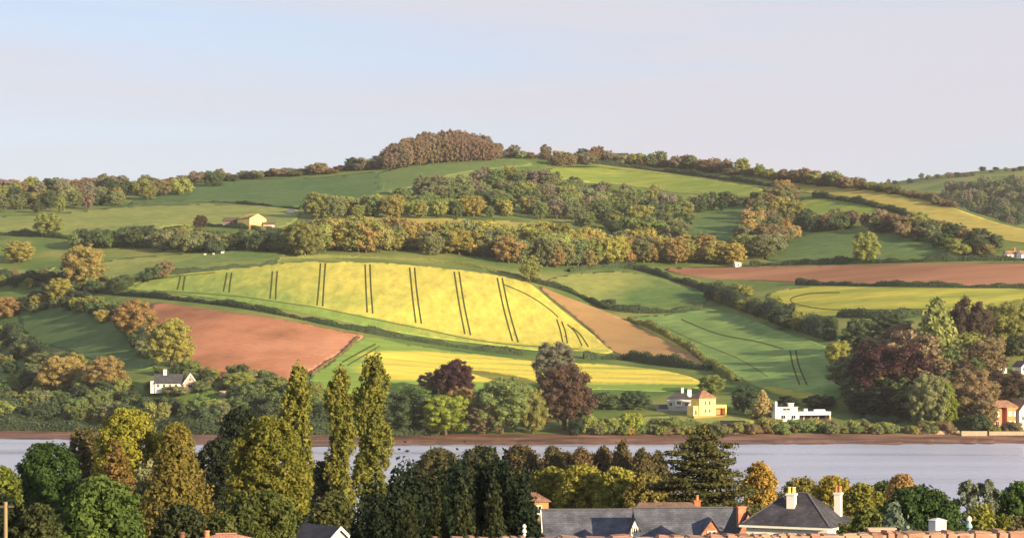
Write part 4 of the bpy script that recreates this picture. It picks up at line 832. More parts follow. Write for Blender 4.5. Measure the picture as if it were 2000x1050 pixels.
# low white house
h = at_hill('white_flat_roofed_house', 1556, 822, 12, 'low white flat roofed house with long glazed wing on the shore')
MB().box(-9.8, .2, -2.5, 4.5, -1.5, 3.6).build('wall', WHITE, h); MB().box(-10, .4, -2.7, 4.7, 3.6, 3.85).build('flat_roof', GREYW, h)
MB().box(-8.6, .6, .8, 5, 3.85, 5.5).build('upper_storey', WHITE, h); MB().box(-8.8, .9, .5, 5.2, 5.5, 5.7).build('flat_roof', GREYW, h)
lt = MB().box(-3, -.8, 1.2, 3, 5.7, 7.0).build('roof_lantern', GREYW, h); MB().box(-3.2, -.6, 1.0, 3.2, 7.0, 7.2).build('cap', WHITE, lt)
chimney(h, -8.0, 2, 5.6, 7.6, .8, .8, WHITE, 1)
window(h, -2.2, 1.8, 1.8, 1.3, -2.5); window(h, -6.4, 1.8, 1.8, 1.3, -2.5); window(h, -4, 4.7, 3, .8, .8)
MB().box(.2, 13.6, -2.0, 4, 2.5, 3.8).build('fascia', WHITE, h); MB().box(.2, 13.2, 2.0, 4, -1.5, 2.5).build('wing_wall', PINKW, h); MB().box(13.0, 13.6, -2.0, 4, -1.5, 2.5).build('end_wall', PINKW, h)
for i in range(4): window(h, 2.2 + i * 3, 1.2, 2.2, 1.9, 2.0, TIMBER)
for i in range(4): MB().box(2.6 + i * 3, 2.8 + i * 3, -1.9, -1.7, -1.5, 2.5).build('post', TIMBER, h)
MB().box(3, 4.4, -.5, .9, 3.8, 5.0).build('skylight', GREYW, h); MB().box(7.5, 12, .2, 1.8, 3.8, 4.6).build('skylight', WHITE, h)
# cottage on the left bank
h = at_hill('white_cottage', 343, 760, 8, 'white cottage with dark roof and white gable on the left bank')
MB().box(-8.6, 3.2, -2.6, 3.4, -1.5, 3.0).build('wall', WHITE, h); uvmap(gable(MB(), -8.6, 3.2, -2.6, 3.4, 3.0, 3.6, .35).build('roof', DKSLATE, h))
gable_wall(MB(), 3.3, 9.0, -3.6, 3.0, -1.5, 2.6, 4.0, 'y').build('gable_wing', PINKW, h); uvmap(gable(MB(), 3.3, 9.0, -3.6, 3.0, 2.6, 4.0, .3, axis='y').build('wing_roof', DKSLATE, h))
MB().slab([(2.85, -4.0, 2.35), (6.15, -4.0, 6.95), (6.15, -4.0, 6.1), (3.5, -4.0, 2.35)], .12).build('bargeboard', WHITE, h); MB().slab([(6.15, -4.0, 6.95), (9.45, -4.0, 2.35), (8.8, -4.0, 2.35), (6.15, -4.0, 6.1)], .12).build('bargeboard', WHITE, h)
for x in (-7.2, -4.8, -2.4, .2): window(h, x, 1.6, 1.1, 1.2, -2.6)
window(h, 6.1, 1.5, 1.6, 1.4, -3.6, WHITE); window(h, 6.1, 4.2, .9, 1.0, -3.6, WHITE); chimney(h, -4.4, .4, 5.0, 8.2, 1.4, .9, WHITE)
MB().box(-10.4, -8.6, -2, 2.4, -1.5, 3.6).build('porch', WHITE, h)
# barn glowing on the left shoulder
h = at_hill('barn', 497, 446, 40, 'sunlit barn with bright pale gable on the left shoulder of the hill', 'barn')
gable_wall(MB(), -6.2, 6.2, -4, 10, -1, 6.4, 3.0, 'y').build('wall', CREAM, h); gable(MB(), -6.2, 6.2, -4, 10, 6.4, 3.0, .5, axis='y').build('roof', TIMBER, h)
MB().box(-6.1, 6.1, -4.08, -4.0, -1, 2.4).build('brick_plinth', ORANGEW, h)
for x in (-3, 0, 3): window(h, x, 3.7, 1.2, 1.0, -4.0)
h2 = at_hill('long_shed', 460, 444, -14, 'long dark shed with purplish wall left of the sunlit barn', 'shed')
MB().box(-8, 7, -2, 5, -1, 4.4).build('wall', plain('purple_shade_wall', (.20, .155, .16)), h2); gable(MB(), -8, 7, -2, 5, 4.4, 2.0, .6).build('roof', TIMBER, h2); MB().box(3.4, 5.4, -2.06, -2, -.5, 3.2).build('door', TIMBER, h2)  # purple shade of this wall is put into its colour
h2 = at_hill('low_shed', 524, 446, 10, 'low pinkish shed right of the sunlit barn', 'shed')
MB().box(-3.4, 4, -2, 3, -1, 2.7).build('wall', PINKW, h2); gable(MB(), -3.4, 4, -2, 3, 2.7, 1.5, .4).build('roof', TIMBER, h2); MB().box(2.0, 3.2, -2.06, -2, -.5, 1.9).build('door', WHITE, h2)
h2 = at_hill('field_tank', 568, 416, 0, 'tiny pale shed at the right end of the left shoulder field', 'shed')
MB().box(-2.4, 2.4, -1.2, 1.2, -.5, 2.0).build('wall', WHITE, h2); gable(MB(), -2.4, 2.4, -1.2, 1.2, 2.0, .7, .2).build('roof', GREYW, h2)
# other small buildings
def cottage(u, v, rz, w, d, hh, rh, wm, rm, label, nwin=2, ch=True, name='house', axis='x'):
    h = at_hill(name, u, v, rz, label); gable_wall(MB(), -w / 2, w / 2, -d / 2, d / 2, -1.5, hh, rh - .02, axis).build('wall', wm, h)
    uvmap(gable(MB(), -w / 2, w / 2, -d / 2, d / 2, hh, rh, .4, axis=axis).build('roof', rm, h))
    for i in range(nwin): window(h, -w / 2 + w * (i + .5) / nwin, hh * .55, min(1.3, w / nwin * .5), 1.3, -d / 2)
    if ch: chimney(h, w * .28, 0, hh + rh * .5, hh + rh + 1.2, .9, .8, BRICK)
    return h
cottage(1440, 521, 20, 3.6, 3, 2.0, .9, WHITE, GREYW, 'tiny pale hut at the left end of the brown ploughed field', 1, False, 'hut')
cottage(1975, 506, 14, 7, 5, 3.0, 1.8, WHITE, CLAYTILE, 'small white house at the right frame edge beside the scrub', 2)
cottage(1996, 506, 30, 5, 5, 3.0, 1.8, WHITE, CLAYTILE, 'white house cut by the right frame edge beside the scrub', 1, False)
cottage(1942, 726, 6, 9, 6, 2.2, 2.6, WHITE, CLAYTILE, 'white bungalow with brown roof above the bronze trees', 3)
cottage(1996, 728, 34, 6, 5, 3.0, 2.2, WHITE, DKSLATE, 'white gabled house at right frame edge above the bronze trees', 2, True, axis='y')
cottage(1210, 309, -8, 14, 7, 2.6, 1.6, TIMBER, DKSLATE, 'long low farm roof on the skyline right of the summit', 0, False, 'farm_building')
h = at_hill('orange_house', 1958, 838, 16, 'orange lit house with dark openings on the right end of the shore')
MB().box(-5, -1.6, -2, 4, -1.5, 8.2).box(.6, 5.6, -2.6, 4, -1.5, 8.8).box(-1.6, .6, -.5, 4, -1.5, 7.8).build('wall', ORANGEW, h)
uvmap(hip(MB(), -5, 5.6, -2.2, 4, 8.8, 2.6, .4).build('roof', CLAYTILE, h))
for x in (-3.3,): window(h, x, 6, 1.4, 1.6, -2.0); window(h, x, 2.4, 1.4, 1.8, -2.0)
for x in (2.0, 4.2): window(h, x, 6.2, 1.2, 1.6, -2.6); window(h, x, 2.4, 1.2, 1.9, -2.6)
MB().box(-.9, .1, -.6, -.5, -.5, 2.4).build('door', TIMBER, h)
h = cottage(1994, 836, 30, 8, 7, 7.5, 4.0, GREYW, CLAYTILE, 'grey gabled house at the right frame edge on the shore', 2, True, axis='y')
h = at_hill('boathouse', 1432, 845, 4, 'dark timber boathouse with pale door at the water edge', 'boathouse')
MB().box(-4.6, 4.2, -2, 3, -1, 3.6).build('wall', TIMBER, h); gable(MB(), -4.6, 4.2, -2, 3, 3.6, 1.2, .4).build('roof', DKSLATE, h); MB().box(-.8, 2.6, -2.07, -2.0, -.5, 3.0).build('door', GREYW, h)
MB().box(-3.4, -1.8, -2.07, -2.0, -.5, 2.4).build('door', PINKW, h)
# quay walls on the right
def quay(u0, u1, v, hgt, label):
    a = G(u0, v); b = G(u1, v); y = min(a.y, b.y) - 2
    o = MB().box(0, (b - a).length, 0, 1.2, -3, hgt).build('quay_wall', STONEW); o.location = (a.x, y, max(.3, min(a.z, b.z))); return props(o, label, 'wall')
quay(1800, 1872, 847, 1.4, 'low pale quay wall left of the orange house'); quay(1876, 1926, 850, 1.8, 'grey stone quay wall under the dark brown tree'); quay(1930, 2060, 849, 1.5, 'sunlit quay wall in front of the orange house')
quay(430, 446, 768, 1.2, 'short pale garden wall right of the white cottage')
# grazing animals
def animal(u, v, rz, s, label):
    pts = [(-.62, 0, .72, .10), (-.5, 0, .74, .27), (-.2, 0, .70, .32), (.2, 0, .70, .31), (.48, 0, .76, .25), (.68, 0, .88, .14), (.82, 0, .92, .13), (1.0, 0, .84, .07)]
    bm = bmesh.new(); rings = []
    for (x, y, z, r) in pts: rings.append([bm.verts.new((x, r * math.cos(a) * .85, z + r * math.sin(a))) for a in [2 * math.pi * k / 10 for k in range(10)]])
    for a, b in zip(rings[:-1], rings[1:]):
        for k in range(10): bm.faces.new((a[k], a[(k + 1) % 10], b[(k + 1) % 10], b[k]))
    bm.faces.new(rings[0][::-1]); bm.faces.new(rings[-1])
    for lx in (-.42, .38):
        for ly in (-.14, .14):
            q = [[bm.verts.new((lx + r * math.cos(a) + dx, ly + r * math.sin(a), z)) for a in [2 * math.pi * k / 6 for k in range(6)]] for (z, r, dx) in ((.62, .09, 0), (.34, .055, .02), (.06, .04, 0), (0, .055, .01))]
            for a, b in zip(q[:-1], q[1:]):
                for k in range(6): bm.faces.new((a[k], b[k], b[(k + 1) % 6], a[(k + 1) % 6]))
            bm.faces.new(q[-1])
    me = bpy.data.meshes.new('grazing_animal'); bm.to_mesh(me); bm.free()
    for p in me.polygons: p.use_smooth = True
    o = link('grazing_animal', me, None, WHITE); o.location = G(u, v, .35); o.rotation_euler = (0, 0, R(rz)); o.scale = (s, s, s)
    return props(o, label, 'animal', 'pale animals on the pasture')
animal(434, 497, 20, 1.4, 'largest pale grazing animal on the green pasture below the thicket'); animal(417, 499, 160, 1.1, 'middle pale grazing animal on the green pasture'); animal(400, 500, 0, 1.1, 'leftmost pale grazing animal on the green pasture')
# ------------------------------------------------------------ near bank: trees
def capsule(rng, w, h, n, lr, top=.55, point=1.0, low=.12):
    """lobes in metres for a full crown that keeps its width down to its skirts: rounded or pointed top"""
    L_ = []; R_ = w / 2; td = min(h * .8, w * top)
    for i in range(n):
        q = (i + .5) / n; z = h * low + (h * (1 - low)) * q; f = 1.0
        if z > h - td: f = max(.03, 1 - ((z - (h - td)) / td) ** (2 / point)) ** (.5 * point)
        k = R_ * rng.uniform(*lr) * (.45 + .55 * f); a = i * 2.399 + rng.uniform(-.4, .4); rr_ = max(0, R_ * f * rng.uniform(.82, 1.05) - k)
        zz = min(z, h - k * .8)
        L_.append((rr_ * math.cos(a), rr_ * math.sin(a), zz, k, k, k * rng.uniform(.8, 1.1)))
    for z in np.arange(h * low, h - td * .6, w * .3): L_.append((0, 0, z, R_ * .66, R_ * .66, w * .25))
    L_.append((0, 0, h - td * .55, R_ * .5, R_ * .5, td * .42))
    return L_
def lobes_cedar(rng, w, h):
    """wide cedar in metres: many thick ragged plates, widest two thirds down"""
    L_ = []; R_ = w / 2; T_ = 17
    for t_ in range(T_):
        q = t_ / (T_ - 1); z = h * (.18 + .79 * q); rad = R_ * (1 - .78 * q ** 3.2) * rng.uniform(.80, 1.06); m_ = 5 + int(9 * (1 - q))
        for i in range(m_):
            a = 2 * math.pi * i / m_ + rng.uniform(0, 1.0); k = rad * rng.uniform(.20, .34) + .2; f = rng.uniform(.6, 1.08)
            L_.append(((rad - k) * f * math.cos(a), (rad - k) * f * math.sin(a), z - .35 * f + rng.uniform(-.2, .2), k, k, rng.uniform(.28, .5)))
        L_.append((0, 0, z, rad * .5, rad * .5, .45))
    return L_
def near_tree(u0, u1, vtop, D, kind, pal, label, seed, name='broadleaf_tree', leaf=.17, cat='tree', dens=1.0, trunk=True, mesh=None, vbase=None, group=None, core=.58, wyf=1.0):
    zb = nearz(D) if vbase is None else P(0, vbase, D).z
    w = (u1 - u0) / FPX * D; ztop = P(0, vtop, D).z; h = ztop - zb; rg = np.random.default_rng(seed)
    if mesh is None:
        lb = {'broad': lambda: lobes_broad(rg, (0, 0, .54), (.36, .36, .38), 30, (.10, .17)), 'tall': lambda: lobes_broad(rg, (0, 0, .52), (.33, .33, .42), 38, (.09, .15)), 'cone': lambda: lobes_cone(rg, 60),
              'poplar': lambda: lobes_poplar(rg, 46), 'tier': lambda: lobes_tier(rg, 13, .46, .12), 'bush': lambda: lobes_bush(rg, 22), 'cypress': lambda: lobes_cypress(rg, 46), 'airy': lambda: lobes_broad(rg, (0, 0, .60), (.36, .36, .34), 40, (.05, .10))[1:],
              'pine': lambda: lobes_tier(rg, 9, .44, .30, .05)}.get(kind, lambda: [])()
        # leaves keep their size in metres whatever the crown's stretch
        n = int(min(17000, max(3000, dens * 2.2 * math.pi * w * h * .62 / (leaf * leaf * 1.25))))
        if kind in ('broad', 'tall'): L2 = np.array(capsule(rg, w, h, int(60 + 6 * h / w * 6), (.14, .36), .75 if kind == 'tall' else .62))
        elif kind == 'poplar': L2 = np.array(capsule(rg, w, h, 120, (.14, .34), 1.15, 1.0, .03)); L2[:, 5] *= 1.6; L2[:, 0] += .10 * w * np.sin(L2[:, 2] * .9 + seed); L2[:, 1] += .08 * w * np.sin(L2[:, 2] * .7 + 2 * seed)
        elif kind == 'cypress': L2 = np.array(capsule(rg, w, h, 90, (.16, .28), 1.5, 1.45, .03)); L2[:, 5] *= 1.7
        elif kind == 'cedar': L2 = np.array(lobes_cedar(rg, w, h))
        else: scl = np.array([w, w, h]); L2 = np.array(lb); L2[:, :3] *= scl; L2[:, 3:] *= scl
        cm = crown_mesh('crown_' + kind, L2, n, leaf, seed, core=core if kind != 'airy' else 0, shell=.45, tone_amp=.75, jitter=1.15, zcut=P(0, 1062, D).z - zb)
        tm = trunk_mesh('trunk_near', rg, h=.8 if kind in ('cone', 'tier', 'poplar', 'pine', 'cypress') else .6, r=.02, limbs=10 if kind in ('airy', 'tier', 'pine') else 5)
        co = np.empty(len(tm.vertices) * 3, np.float32); tm.vertices.foreach_get('co', co); co = co.reshape(-1, 3) * ((w, w, h) if kind != 'airy' else (max(w, h * .4), max(w, h * .4), h)); tm.vertices.foreach_set('co', co.ravel())
        mesh = (cm, tm, w, h)
    x = ((u0 + u1) / 2 - UC) / FPX * D
    o = put_tree(name, mesh[0], mesh[1], (x, D, zb), w / mesh[2], h / mesh[3], vary(PAL[pal] if isinstance(pal, str) else pal, .05), label, cat, group, rnd.uniform(0, 6.28) if mesh else 0, wyf * w / mesh[2])
    return mesh
NT = [(-40, 48, 912, 165, 'broad', (.12, .15, .03), 'yellow green tree at the left frame edge', 'broadleaf_tree'),
      (14, 172, 866, 255, 'broad', (.045, .085, .022), 'broad dark green tree near the left frame edge', 'broadleaf_tree'),
      (-30, 110, 950, 150, 'bush', (.022, .036, .018), 'dark shrub mass low at the left frame edge', 'shrub'),
      (128, 200, 836, 345, 'broad', (.13, .11, .05), 'brownish tree between the water and the yellow lime tree', 'broadleaf_tree'),
      (178, 325, 800, 330, 'broad', (.24, .24, .032), 'big yellow green lime tree on the left', 'lime_tree'),
      (300, 388, 826, 325, 'broad', (.22, .22, .034), 'smaller yellow green tree joined to the right of the lime tree', 'lime_tree'),
      (172, 284, 858, 240, 'cedar', (.19, .135, .045), 'tiered golden brown cedar in front of the lime tree', 'cedar_tree'),
      (250, 306, 872, 250, 'bush', (.24, .25, .13), 'pale cream blossoming shrub beside the cedar', 'shrub'),
      (222, 470, 826, 200, 'cone', (.165, .140, .036), 'tall conical golden brown cypress on the left', 'cypress_tree'),
      (96, 296, 935, 145, 'broad', (.085, .135, .034), 'mid green leafy tree low on the left', 'broadleaf_tree'),
      (415, 530, 794, 300, 'tall', (.026, .040, .022), 'dark layered pine left of the poplars', 'pine_tree'),
      (376, 480, 858, 245, 'broad', (.032, .045, .026), 'dark broadleaf tree behind the golden cypress', 'broadleaf_tree'),
      (436, 612, 815, 230, 'tall', (.155, .155, .028), 'broad yellow green tree left of the poplars', 'broadleaf_tree'),
      (400, 500, 960, 160, 'bush', (.08, .10, .03), 'olive shrub at the bottom left of the broad tree', 'shrub'),
      (546, 616, 718, 243, 'poplar', (.175, .18, .038), 'leftmost of the three tall poplars', 'poplar_tree'),
      (634, 694, 722, 250, 'poplar', (.175, .18, .038), 'middle and slimmest of the three tall poplars', 'poplar_tree'),
      (688, 766, 698, 264, 'poplar', (.175, .18, .04), 'rightmost and tallest of the three poplars', 'poplar_tree'),
      (590, 672, 900, 270, 'broad', (.04, .055, .026), 'dark tree at the feet of the poplars', 'broadleaf_tree'),
      (560, 650, 985, 190, 'bush', (.05, .065, .03), 'dark shrub in front of the poplar trunks', 'shrub'),
      (870, 1010, 872, 300, 'tall', (.06, .065, .028), 'olive pine behind the dark cypress row', 'pine_tree'),
      (960, 1075, 870, 390, 'tall', (.11, .085, .036), 'brownish pine first in the row before the water', 'pine_tree'),
      (1000, 1160, 868, 385, 'cone', (.10, .085, .036), 'brownish spruce second in the row before the water', 'spruce_tree'),
      (1060, 1210, 872, 380, 'cone', (.13, .09, .042), 'bronze spruce third in the row before the water', 'spruce_tree'),
      (1105, 1255, 868, 385, 'cone', (.11, .085, .036), 'brown spruce fourth in the row before the water', 'spruce_tree'),
      (1150, 1280, 858, 380, 'cone', (.10, .08, .036), 'tall dark topped spruce standing above its row', 'spruce_tree'),
      (1185, 1325, 872, 375, 'cone', (.10, .085, .038), 'spruce just left of the great cedar', 'spruce_tree'),
      (1220, 1350, 878, 378, 'cone', (.09, .08, .036), 'small spruce half hidden by the great cedar', 'spruce_tree'),
      (1020, 1130, 912, 290, 'broad', (.19, .19, .036), 'yellow green tree right of the dark cypresses', 'broadleaf_tree'),
      (1080, 1200, 908, 285, 'broad', (.30, .27, .055), 'golden yellow tree above the long slate roof', 'broadleaf_tree'),
      (1150, 1262, 912, 280, 'broad', (.27, .26, .055), 'second golden tree above the gap in the slate roofs', 'broadleaf_tree'),
      (1212, 1310, 924, 275, 'broad', (.20, .17, .045), 'olive gold tree left of the great cedar', 'broadleaf_tree'),
      (1236, 1510, 826, 235, 'cedar', (.095, .095, .034), 'great dark cedar with flat layered branches', 'cedar_tree'),
      (1446, 1522, 902, 240, 'broad', (.36, .25, .06), 'bright orange yellow tree right of the great cedar', 'broadleaf_tree'),
      (1510, 1625, 934, 300, 'broad', (.20, .18, .045), 'olive tree behind the hipped slate house', 'broadleaf_tree'),
      (1570, 1690, 930, 290, 'broad', (.30, .25, .040), 'golden green tree behind the right chimney', 'broadleaf_tree'),
      (1636, 1736, 944, 280, 'broad', (.19, .19, .038), 'yellow green tree right of the right chimney', 'broadleaf_tree'),
      (1672, 1790, 942, 300, 'broad', (.085, .115, .034), 'mid green tree before the water', 'broadleaf_tree'),
      (1726, 1796, 926, 290, 'broad', (.36, .24, .10), 'small orange tree standing before the water', 'broadleaf_tree'),
      (1690, 1900, 952, 180, 'broad', (.042, .080, .024), 'wide dark green tree on the right', 'broadleaf_tree'),
      (1850, 1976, 916, 200, 'airy', (.17, .21, .15), 'airy silver leaved tree with visible branches', 'willow_tree'),
      (1935, 2060, 942, 190, 'broad', (.07, .115, .030), 'green tree at the right frame edge', 'broadleaf_tree'),
      (1870, 1995, 980, 150, 'bush', (.19, .19, .040), 'yellow green shrub under the silver tree', 'shrub'),
      (1716, 1816, 988, 100, 'bush', (.17, .22, .16), 'silvery blue shrub behind the stone wall', 'shrub'),
      (1630, 1730, 985, 150, 'bush', (.13, .15, .04), 'olive shrub right of the hipped house', 'shrub'),
      (1780, 1870, 958, 290, 'broad', (.09, .12, .036), 'green bushy tree before the water behind the wide dark tree', 'broadleaf_tree'),
      (1650, 1745, 992, 130, 'broad', (.12, .14, .04), 'olive green shrub between the right chimney and the silvery shrub', 'shrub'),
      (1500, 1580, 962, 260, 'broad', (.17, .15, .045), 'olive brown tree left behind the hipped roof', 'broadleaf_tree'),
      (780, 930, 876, 400, 'tall', (.085, .08, .036), 'brownish conifer behind the left of the cypress screen', 'pine_tree'),
      (1035, 1175, 884, 392, 'tall', (.12, .095, .04), 'bronze rounded conifer behind the spruces', 'pine_tree'),
      (1090, 1230, 888, 396, 'tall', (.10, .085, .038), 'brown rounded conifer behind the middle spruces', 'pine_tree'),
      (1190, 1330, 888, 394, 'tall', (.11, .09, .04), 'brown rounded conifer left behind the great cedar', 'pine_tree'),
      (20, 130, 985, 130, 'broad', (.06, .075, .03), 'dull green shrub at the bottom left corner', 'shrub'),
      (285, 420, 985, 150, 'broad', (.05, .065, .028), 'dark undergrowth shrub below the golden cypress', 'shrub'),
      (455, 590, 960, 165, 'broad', (.09, .115, .03), 'green leafy shrub below the broad yellow green tree', 'shrub'),
      (600, 700, 960, 175, 'broad', (.075, .085, .03), 'olive shrub between the poplars and the cypresses', 'shrub'),
      (1960, 2060, 1000, 140, 'bush', (.10, .09, .045), 'brownish shrub at the lower right frame edge', 'shrub')]
for i, (a, b, vt, D, kd, pal, lab, nm) in enumerate(NT):
    near_tree(a, b, vt, D, kd, pal, lab, 900 + i, nm, leaf=.10 + .00036 * D, cat='shrub' if nm == 'shrub' else 'tree', wyf=1.0)
# the dark cypress screen
CYP = [(660, 750, 996, 126), (682, 782, 964, 130), (720, 826, 940, 132), (762, 866, 940, 134), (804, 908, 938, 135), (846, 956, 926, 136), (890, 1000, 918, 137), (934, 1040, 922, 136), (968, 1066, 936, 134), (996, 1076, 984, 128),
       (764, 834, 988, 122), (816, 894, 974, 122), (868, 944, 970, 121), (926, 1004, 964, 121),
       (740, 850, 926, 140), (824, 936, 922, 141), (912, 1022, 920, 142)]
cyp = []
for i, (a, b, vt, D) in enumerate(CYP):
    col = (.014, .026, .014) if i < 10 or i > 13 else (.036, .046, .019)  # shade mixed into the species green; front columns painted olive for sunlit sides
    lab = (ORD[i] + ' dark cypress from the left in the tall back screen') if i < 10 else (ORD[i - 10] + ' olive tinted cypress from the left in front of the screen') if i < 14 else (ORD[i - 14] + ' dark cypress from the left in the hidden rear row')
    if len(cyp) < 3: cyp.append(near_tree(a, b, vt, D, 'cypress', col, lab, 700 + i, 'cypress_tree', leaf=.13, dens=1.0, group='dark cypress screen'))
    else: near_tree(a, b, vt, D, 'cypress', col, lab, 700 + i, 'cypress_tree', mesh=cyp[i % 3], group='dark cypress screen')

# ------------------------------------------------------------ near houses
def ridge_tiles(par, a, b, n, r=.13, mat=None):
    """half-round ridge tiles laid end to end from a to b, each a piece of its own"""
    a = Vector(a); b = Vector(b); d = (b - a) / n; L_ = d.length * .97; mb = MB(); k = 6; vs = []; fs = []
    for j, x in enumerate((0, L_)):
        for i in range(k + 1): t_ = math.pi * i / k; vs.append((x, r * (1.06 if j == 0 else 1) * math.cos(t_), r * .8 * math.sin(t_)))
    fs = [(i, i + 1, k + 2 + i, k + 1 + i) for i in range(k)] + [tuple(range(k + 1))[::-1], tuple(range(k + 1, 2 * k + 2))]
    me = bpy.data.meshes.new('ridge_tile'); me.from_pydata(vs, [], fs); me.materials.append(mat or CLAYTILE)
    q = d.to_track_quat('X', 'Z')
    for i in range(n):
        o = bpy.data.objects.new('ridge_tile', me); COL.objects.link(o); o.parent = par; o.location = a + d * i; o.rotation_mode = 'QUATERNION'; o.rotation_quaternion = q
DARKRIDGE = plain('dark_ridge_tile', (.10, .095, .11)); REDRIDGE = plain('red_ridge_tile', (.36, .17, .12))
def at_near(name, u, v, D, rz, label, cat='house'):
    e = empty(name, P(u, v, D), R(rz)); return props(e, label, cat)
BROWNTILE = rows_mat('old_brown_tiles', ((.13, .085, .07), (.18, .115, .09)))
# hipped slate house with two white chimneys; origin at the eaves
D = 175; k = D / FPX
h = at_near('hipped_house', 1564, 1020, D, -27, 'white house with hipped dark slate roof and two white chimneys')
x0, x1, y0, y1 = -3.4, 3.0, -2.6, 2.6
MB().box(x0, x1, y0, y1, -5.0, -.05).build('wall', WHITE, h)
rf = uvmap(hip(MB(), x0, x1, y0, y1, 0, 2.25, .35, .14, .75).build('roof', DKSLATE, h))
cx = (x0 + x1) / 2
ridge_tiles(rf, (cx - .75, 0, 2.26), (cx + .75, 0, 2.26), 4, .10, DARKRIDGE)
for sx in (-1, 1): ridge_tiles(rf, (cx + sx * 3.45, -2.85, .06), (cx + sx * .80, -.08, 2.2), 11, .08, DARKRIDGE)
MB().box(x0 - .42, x1 + .42, y0 - .44, y0 - .36, -.24, -.08).build('gutter', WHITE, h)
for x in (-2.2, -.2, 1.8): window(h, x, -1.3, 1.0, 1.1, y0)
for y in (-1, 1.2): window(h, y, -1.3, .9, 1.1, x1, side='side')
chimney(h, cx - .1, -1.2, .8, 2.15, .62, .5, WHITE, 2, CREAM); chimney(h, 2.5, 1.35, .2, 2.15, .5, .45, WHITE, 2, ORANGEW)
# long slate roofs
D = 200
h = at_near('long_slate_house', 1142, 1046, D, 3, 'long house with blue grey slate roof right of the cypresses')
gable_wall(MB(), -3.6, 3.9, -2.6, 2.6, -4.5, 0, 2.25).build('wall', WHITE, h); rf = uvmap(gable(MB(), -3.6, 3.9, -2.6, 2.6, 0, 2.3, .25).build('roof', SLATE, h))
ridge_tiles(rf, (-3.85, 0, 2.30), (4.15, 0, 2.30), 18, .12, DARKRIDGE)
MB().slab([(-3.86, -2.9, -.3), (-3.86, 0, 2.38), (-3.86, 0, 2.18), (-3.86, -2.9, -.5)], .08).build('bargeboard', WHITE, h)
window(h, -2, -1.5, 1.0, 1.1, -2.6); window(h, 1, -1.5, 1.0, 1.1, -2.6)
h = at_near('slate_gabled_house', 1334, 1046, 196, 3, 'wider slate roofed house with small brick gable dormer')
gable_wall(MB(), -4.0, 4.0, -2.7, 2.7, -4.5, 0, 2.35).build('wall', BRICKROW, h); uvmap(h.children[-1]); rf = uvmap(gable(MB(), -4.0, 4.0, -2.7, 2.7, 0, 2.4, .25).build('roof', SLATE, h))
ridge_tiles(rf, (-4.25, 0, 2.40), (4.25, 0, 2.40), 19, .12, DARKRIDGE)
dm = gable_wall(MB(), 1.2, 2.9, -2.95, -1.0, -.3, .5, 1.15, 'y').build('dormer', BRICKROW, h); uvmap(dm); uvmap(gable(MB(), 1.2, 2.9, -2.95, -.6, .5, 1.2, .16, .08, 'y').build('dormer_roof', SLATE, dm))
window(h, 2.05, .35, .6, .5, -2.95)
g = gable_wall(MB(), -4.75, -4.02, -3.0, -1.6, -4, .9, .8, 'y').build('white_gable', WHITE, h); gable(MB(), -4.75, -4.02, -3.0, -1.6, .9, .85, .1, .06, 'y').build('gable_roof', DKSLATE, g)
window(h, -4.38, .75, .28, .4, -3.0)
h = at_near('brown_roofed_house', 1298, 1000, 225, 4, 'brown clay tiled roof showing behind the slate roofs')
MB().box(-3.6, 3.8, -2, 2, -6, -.7).build('wall', BRICK, h); uvmap(hip(MB(), -3.6, 3.8, -2, 2, -.7, 1.7, .3, .14, 2.6).build('roof', BROWNTILE, h)); chimney(h, 3.2, 0, .2, 1.05, .6, .45, BRICK, 1)
h = at_near('brick_gabled_house', 1449, 1046, 186, 10, 'narrow brick gable end with dark verge beside the hipped house')
w_ = gable_wall(MB(), -.75, 1.05, -1.5, 2.6, -4.5, .3, 1.75, 'y').build('wall', BRICKROW, h); uvmap(w_); gable(MB(), -.75, 1.05, -1.5, 2.6, .3, 1.8, .16, .09, 'y').build('roof', DKSLATE, h)
MB().box(-.62, .0, -1.2, -.6, .8, 2.35).box(-.68, .06, -1.26, -.54, 2.35, 2.47).build('chimney', BRICKROW, h); uvmap(h.children[-1])
h = at_near('tile_hung_house', 1040, 996, 260, 8, 'small tan walled house half hidden behind the dark cypresses')
MB().box(-1.6, 1.6, -1.5, 1.5, -8, 1.15).build('wall', TAN, h); uvmap(hip(MB(), -1.6, 1.6, -1.5, 1.5, 1.15, .9, .25, .1, .4).build('roof', CLAYTILE, h)); chimney(h, -1.2, .4, 1.1, 2.3, .4, .4, BRICK, 1); window(h, .4, .2, .7, .8, -1.5)
# red roof at the bottom left with two chimneys
h = at_near('red_roofed_house', 440, 1066, 120, 12, 'pink clay roofed house with two pot chimneys at bottom left')
MB().box(-2.3, 2.4, -1.6, 1.8, -5, 0).build('wall', BRICK, h); rf = uvmap(hip(MB(), -2.3, 2.4, -1.6, 1.8, 0, .62, .25, .12, .55).build('roof', PINKTILE, h)); ridge_tiles(rf, (-.5, .1, .63), (.6, .1, .63), 3, .09, REDRIDGE)
chimney(h, -2.25, -.4, -.3, .20, .42, .4, PINKW, 1, PINKTILE); chimney(h, -.95, 0, .2, .22, .36, .36, PINKW, 1, ORANGEW)
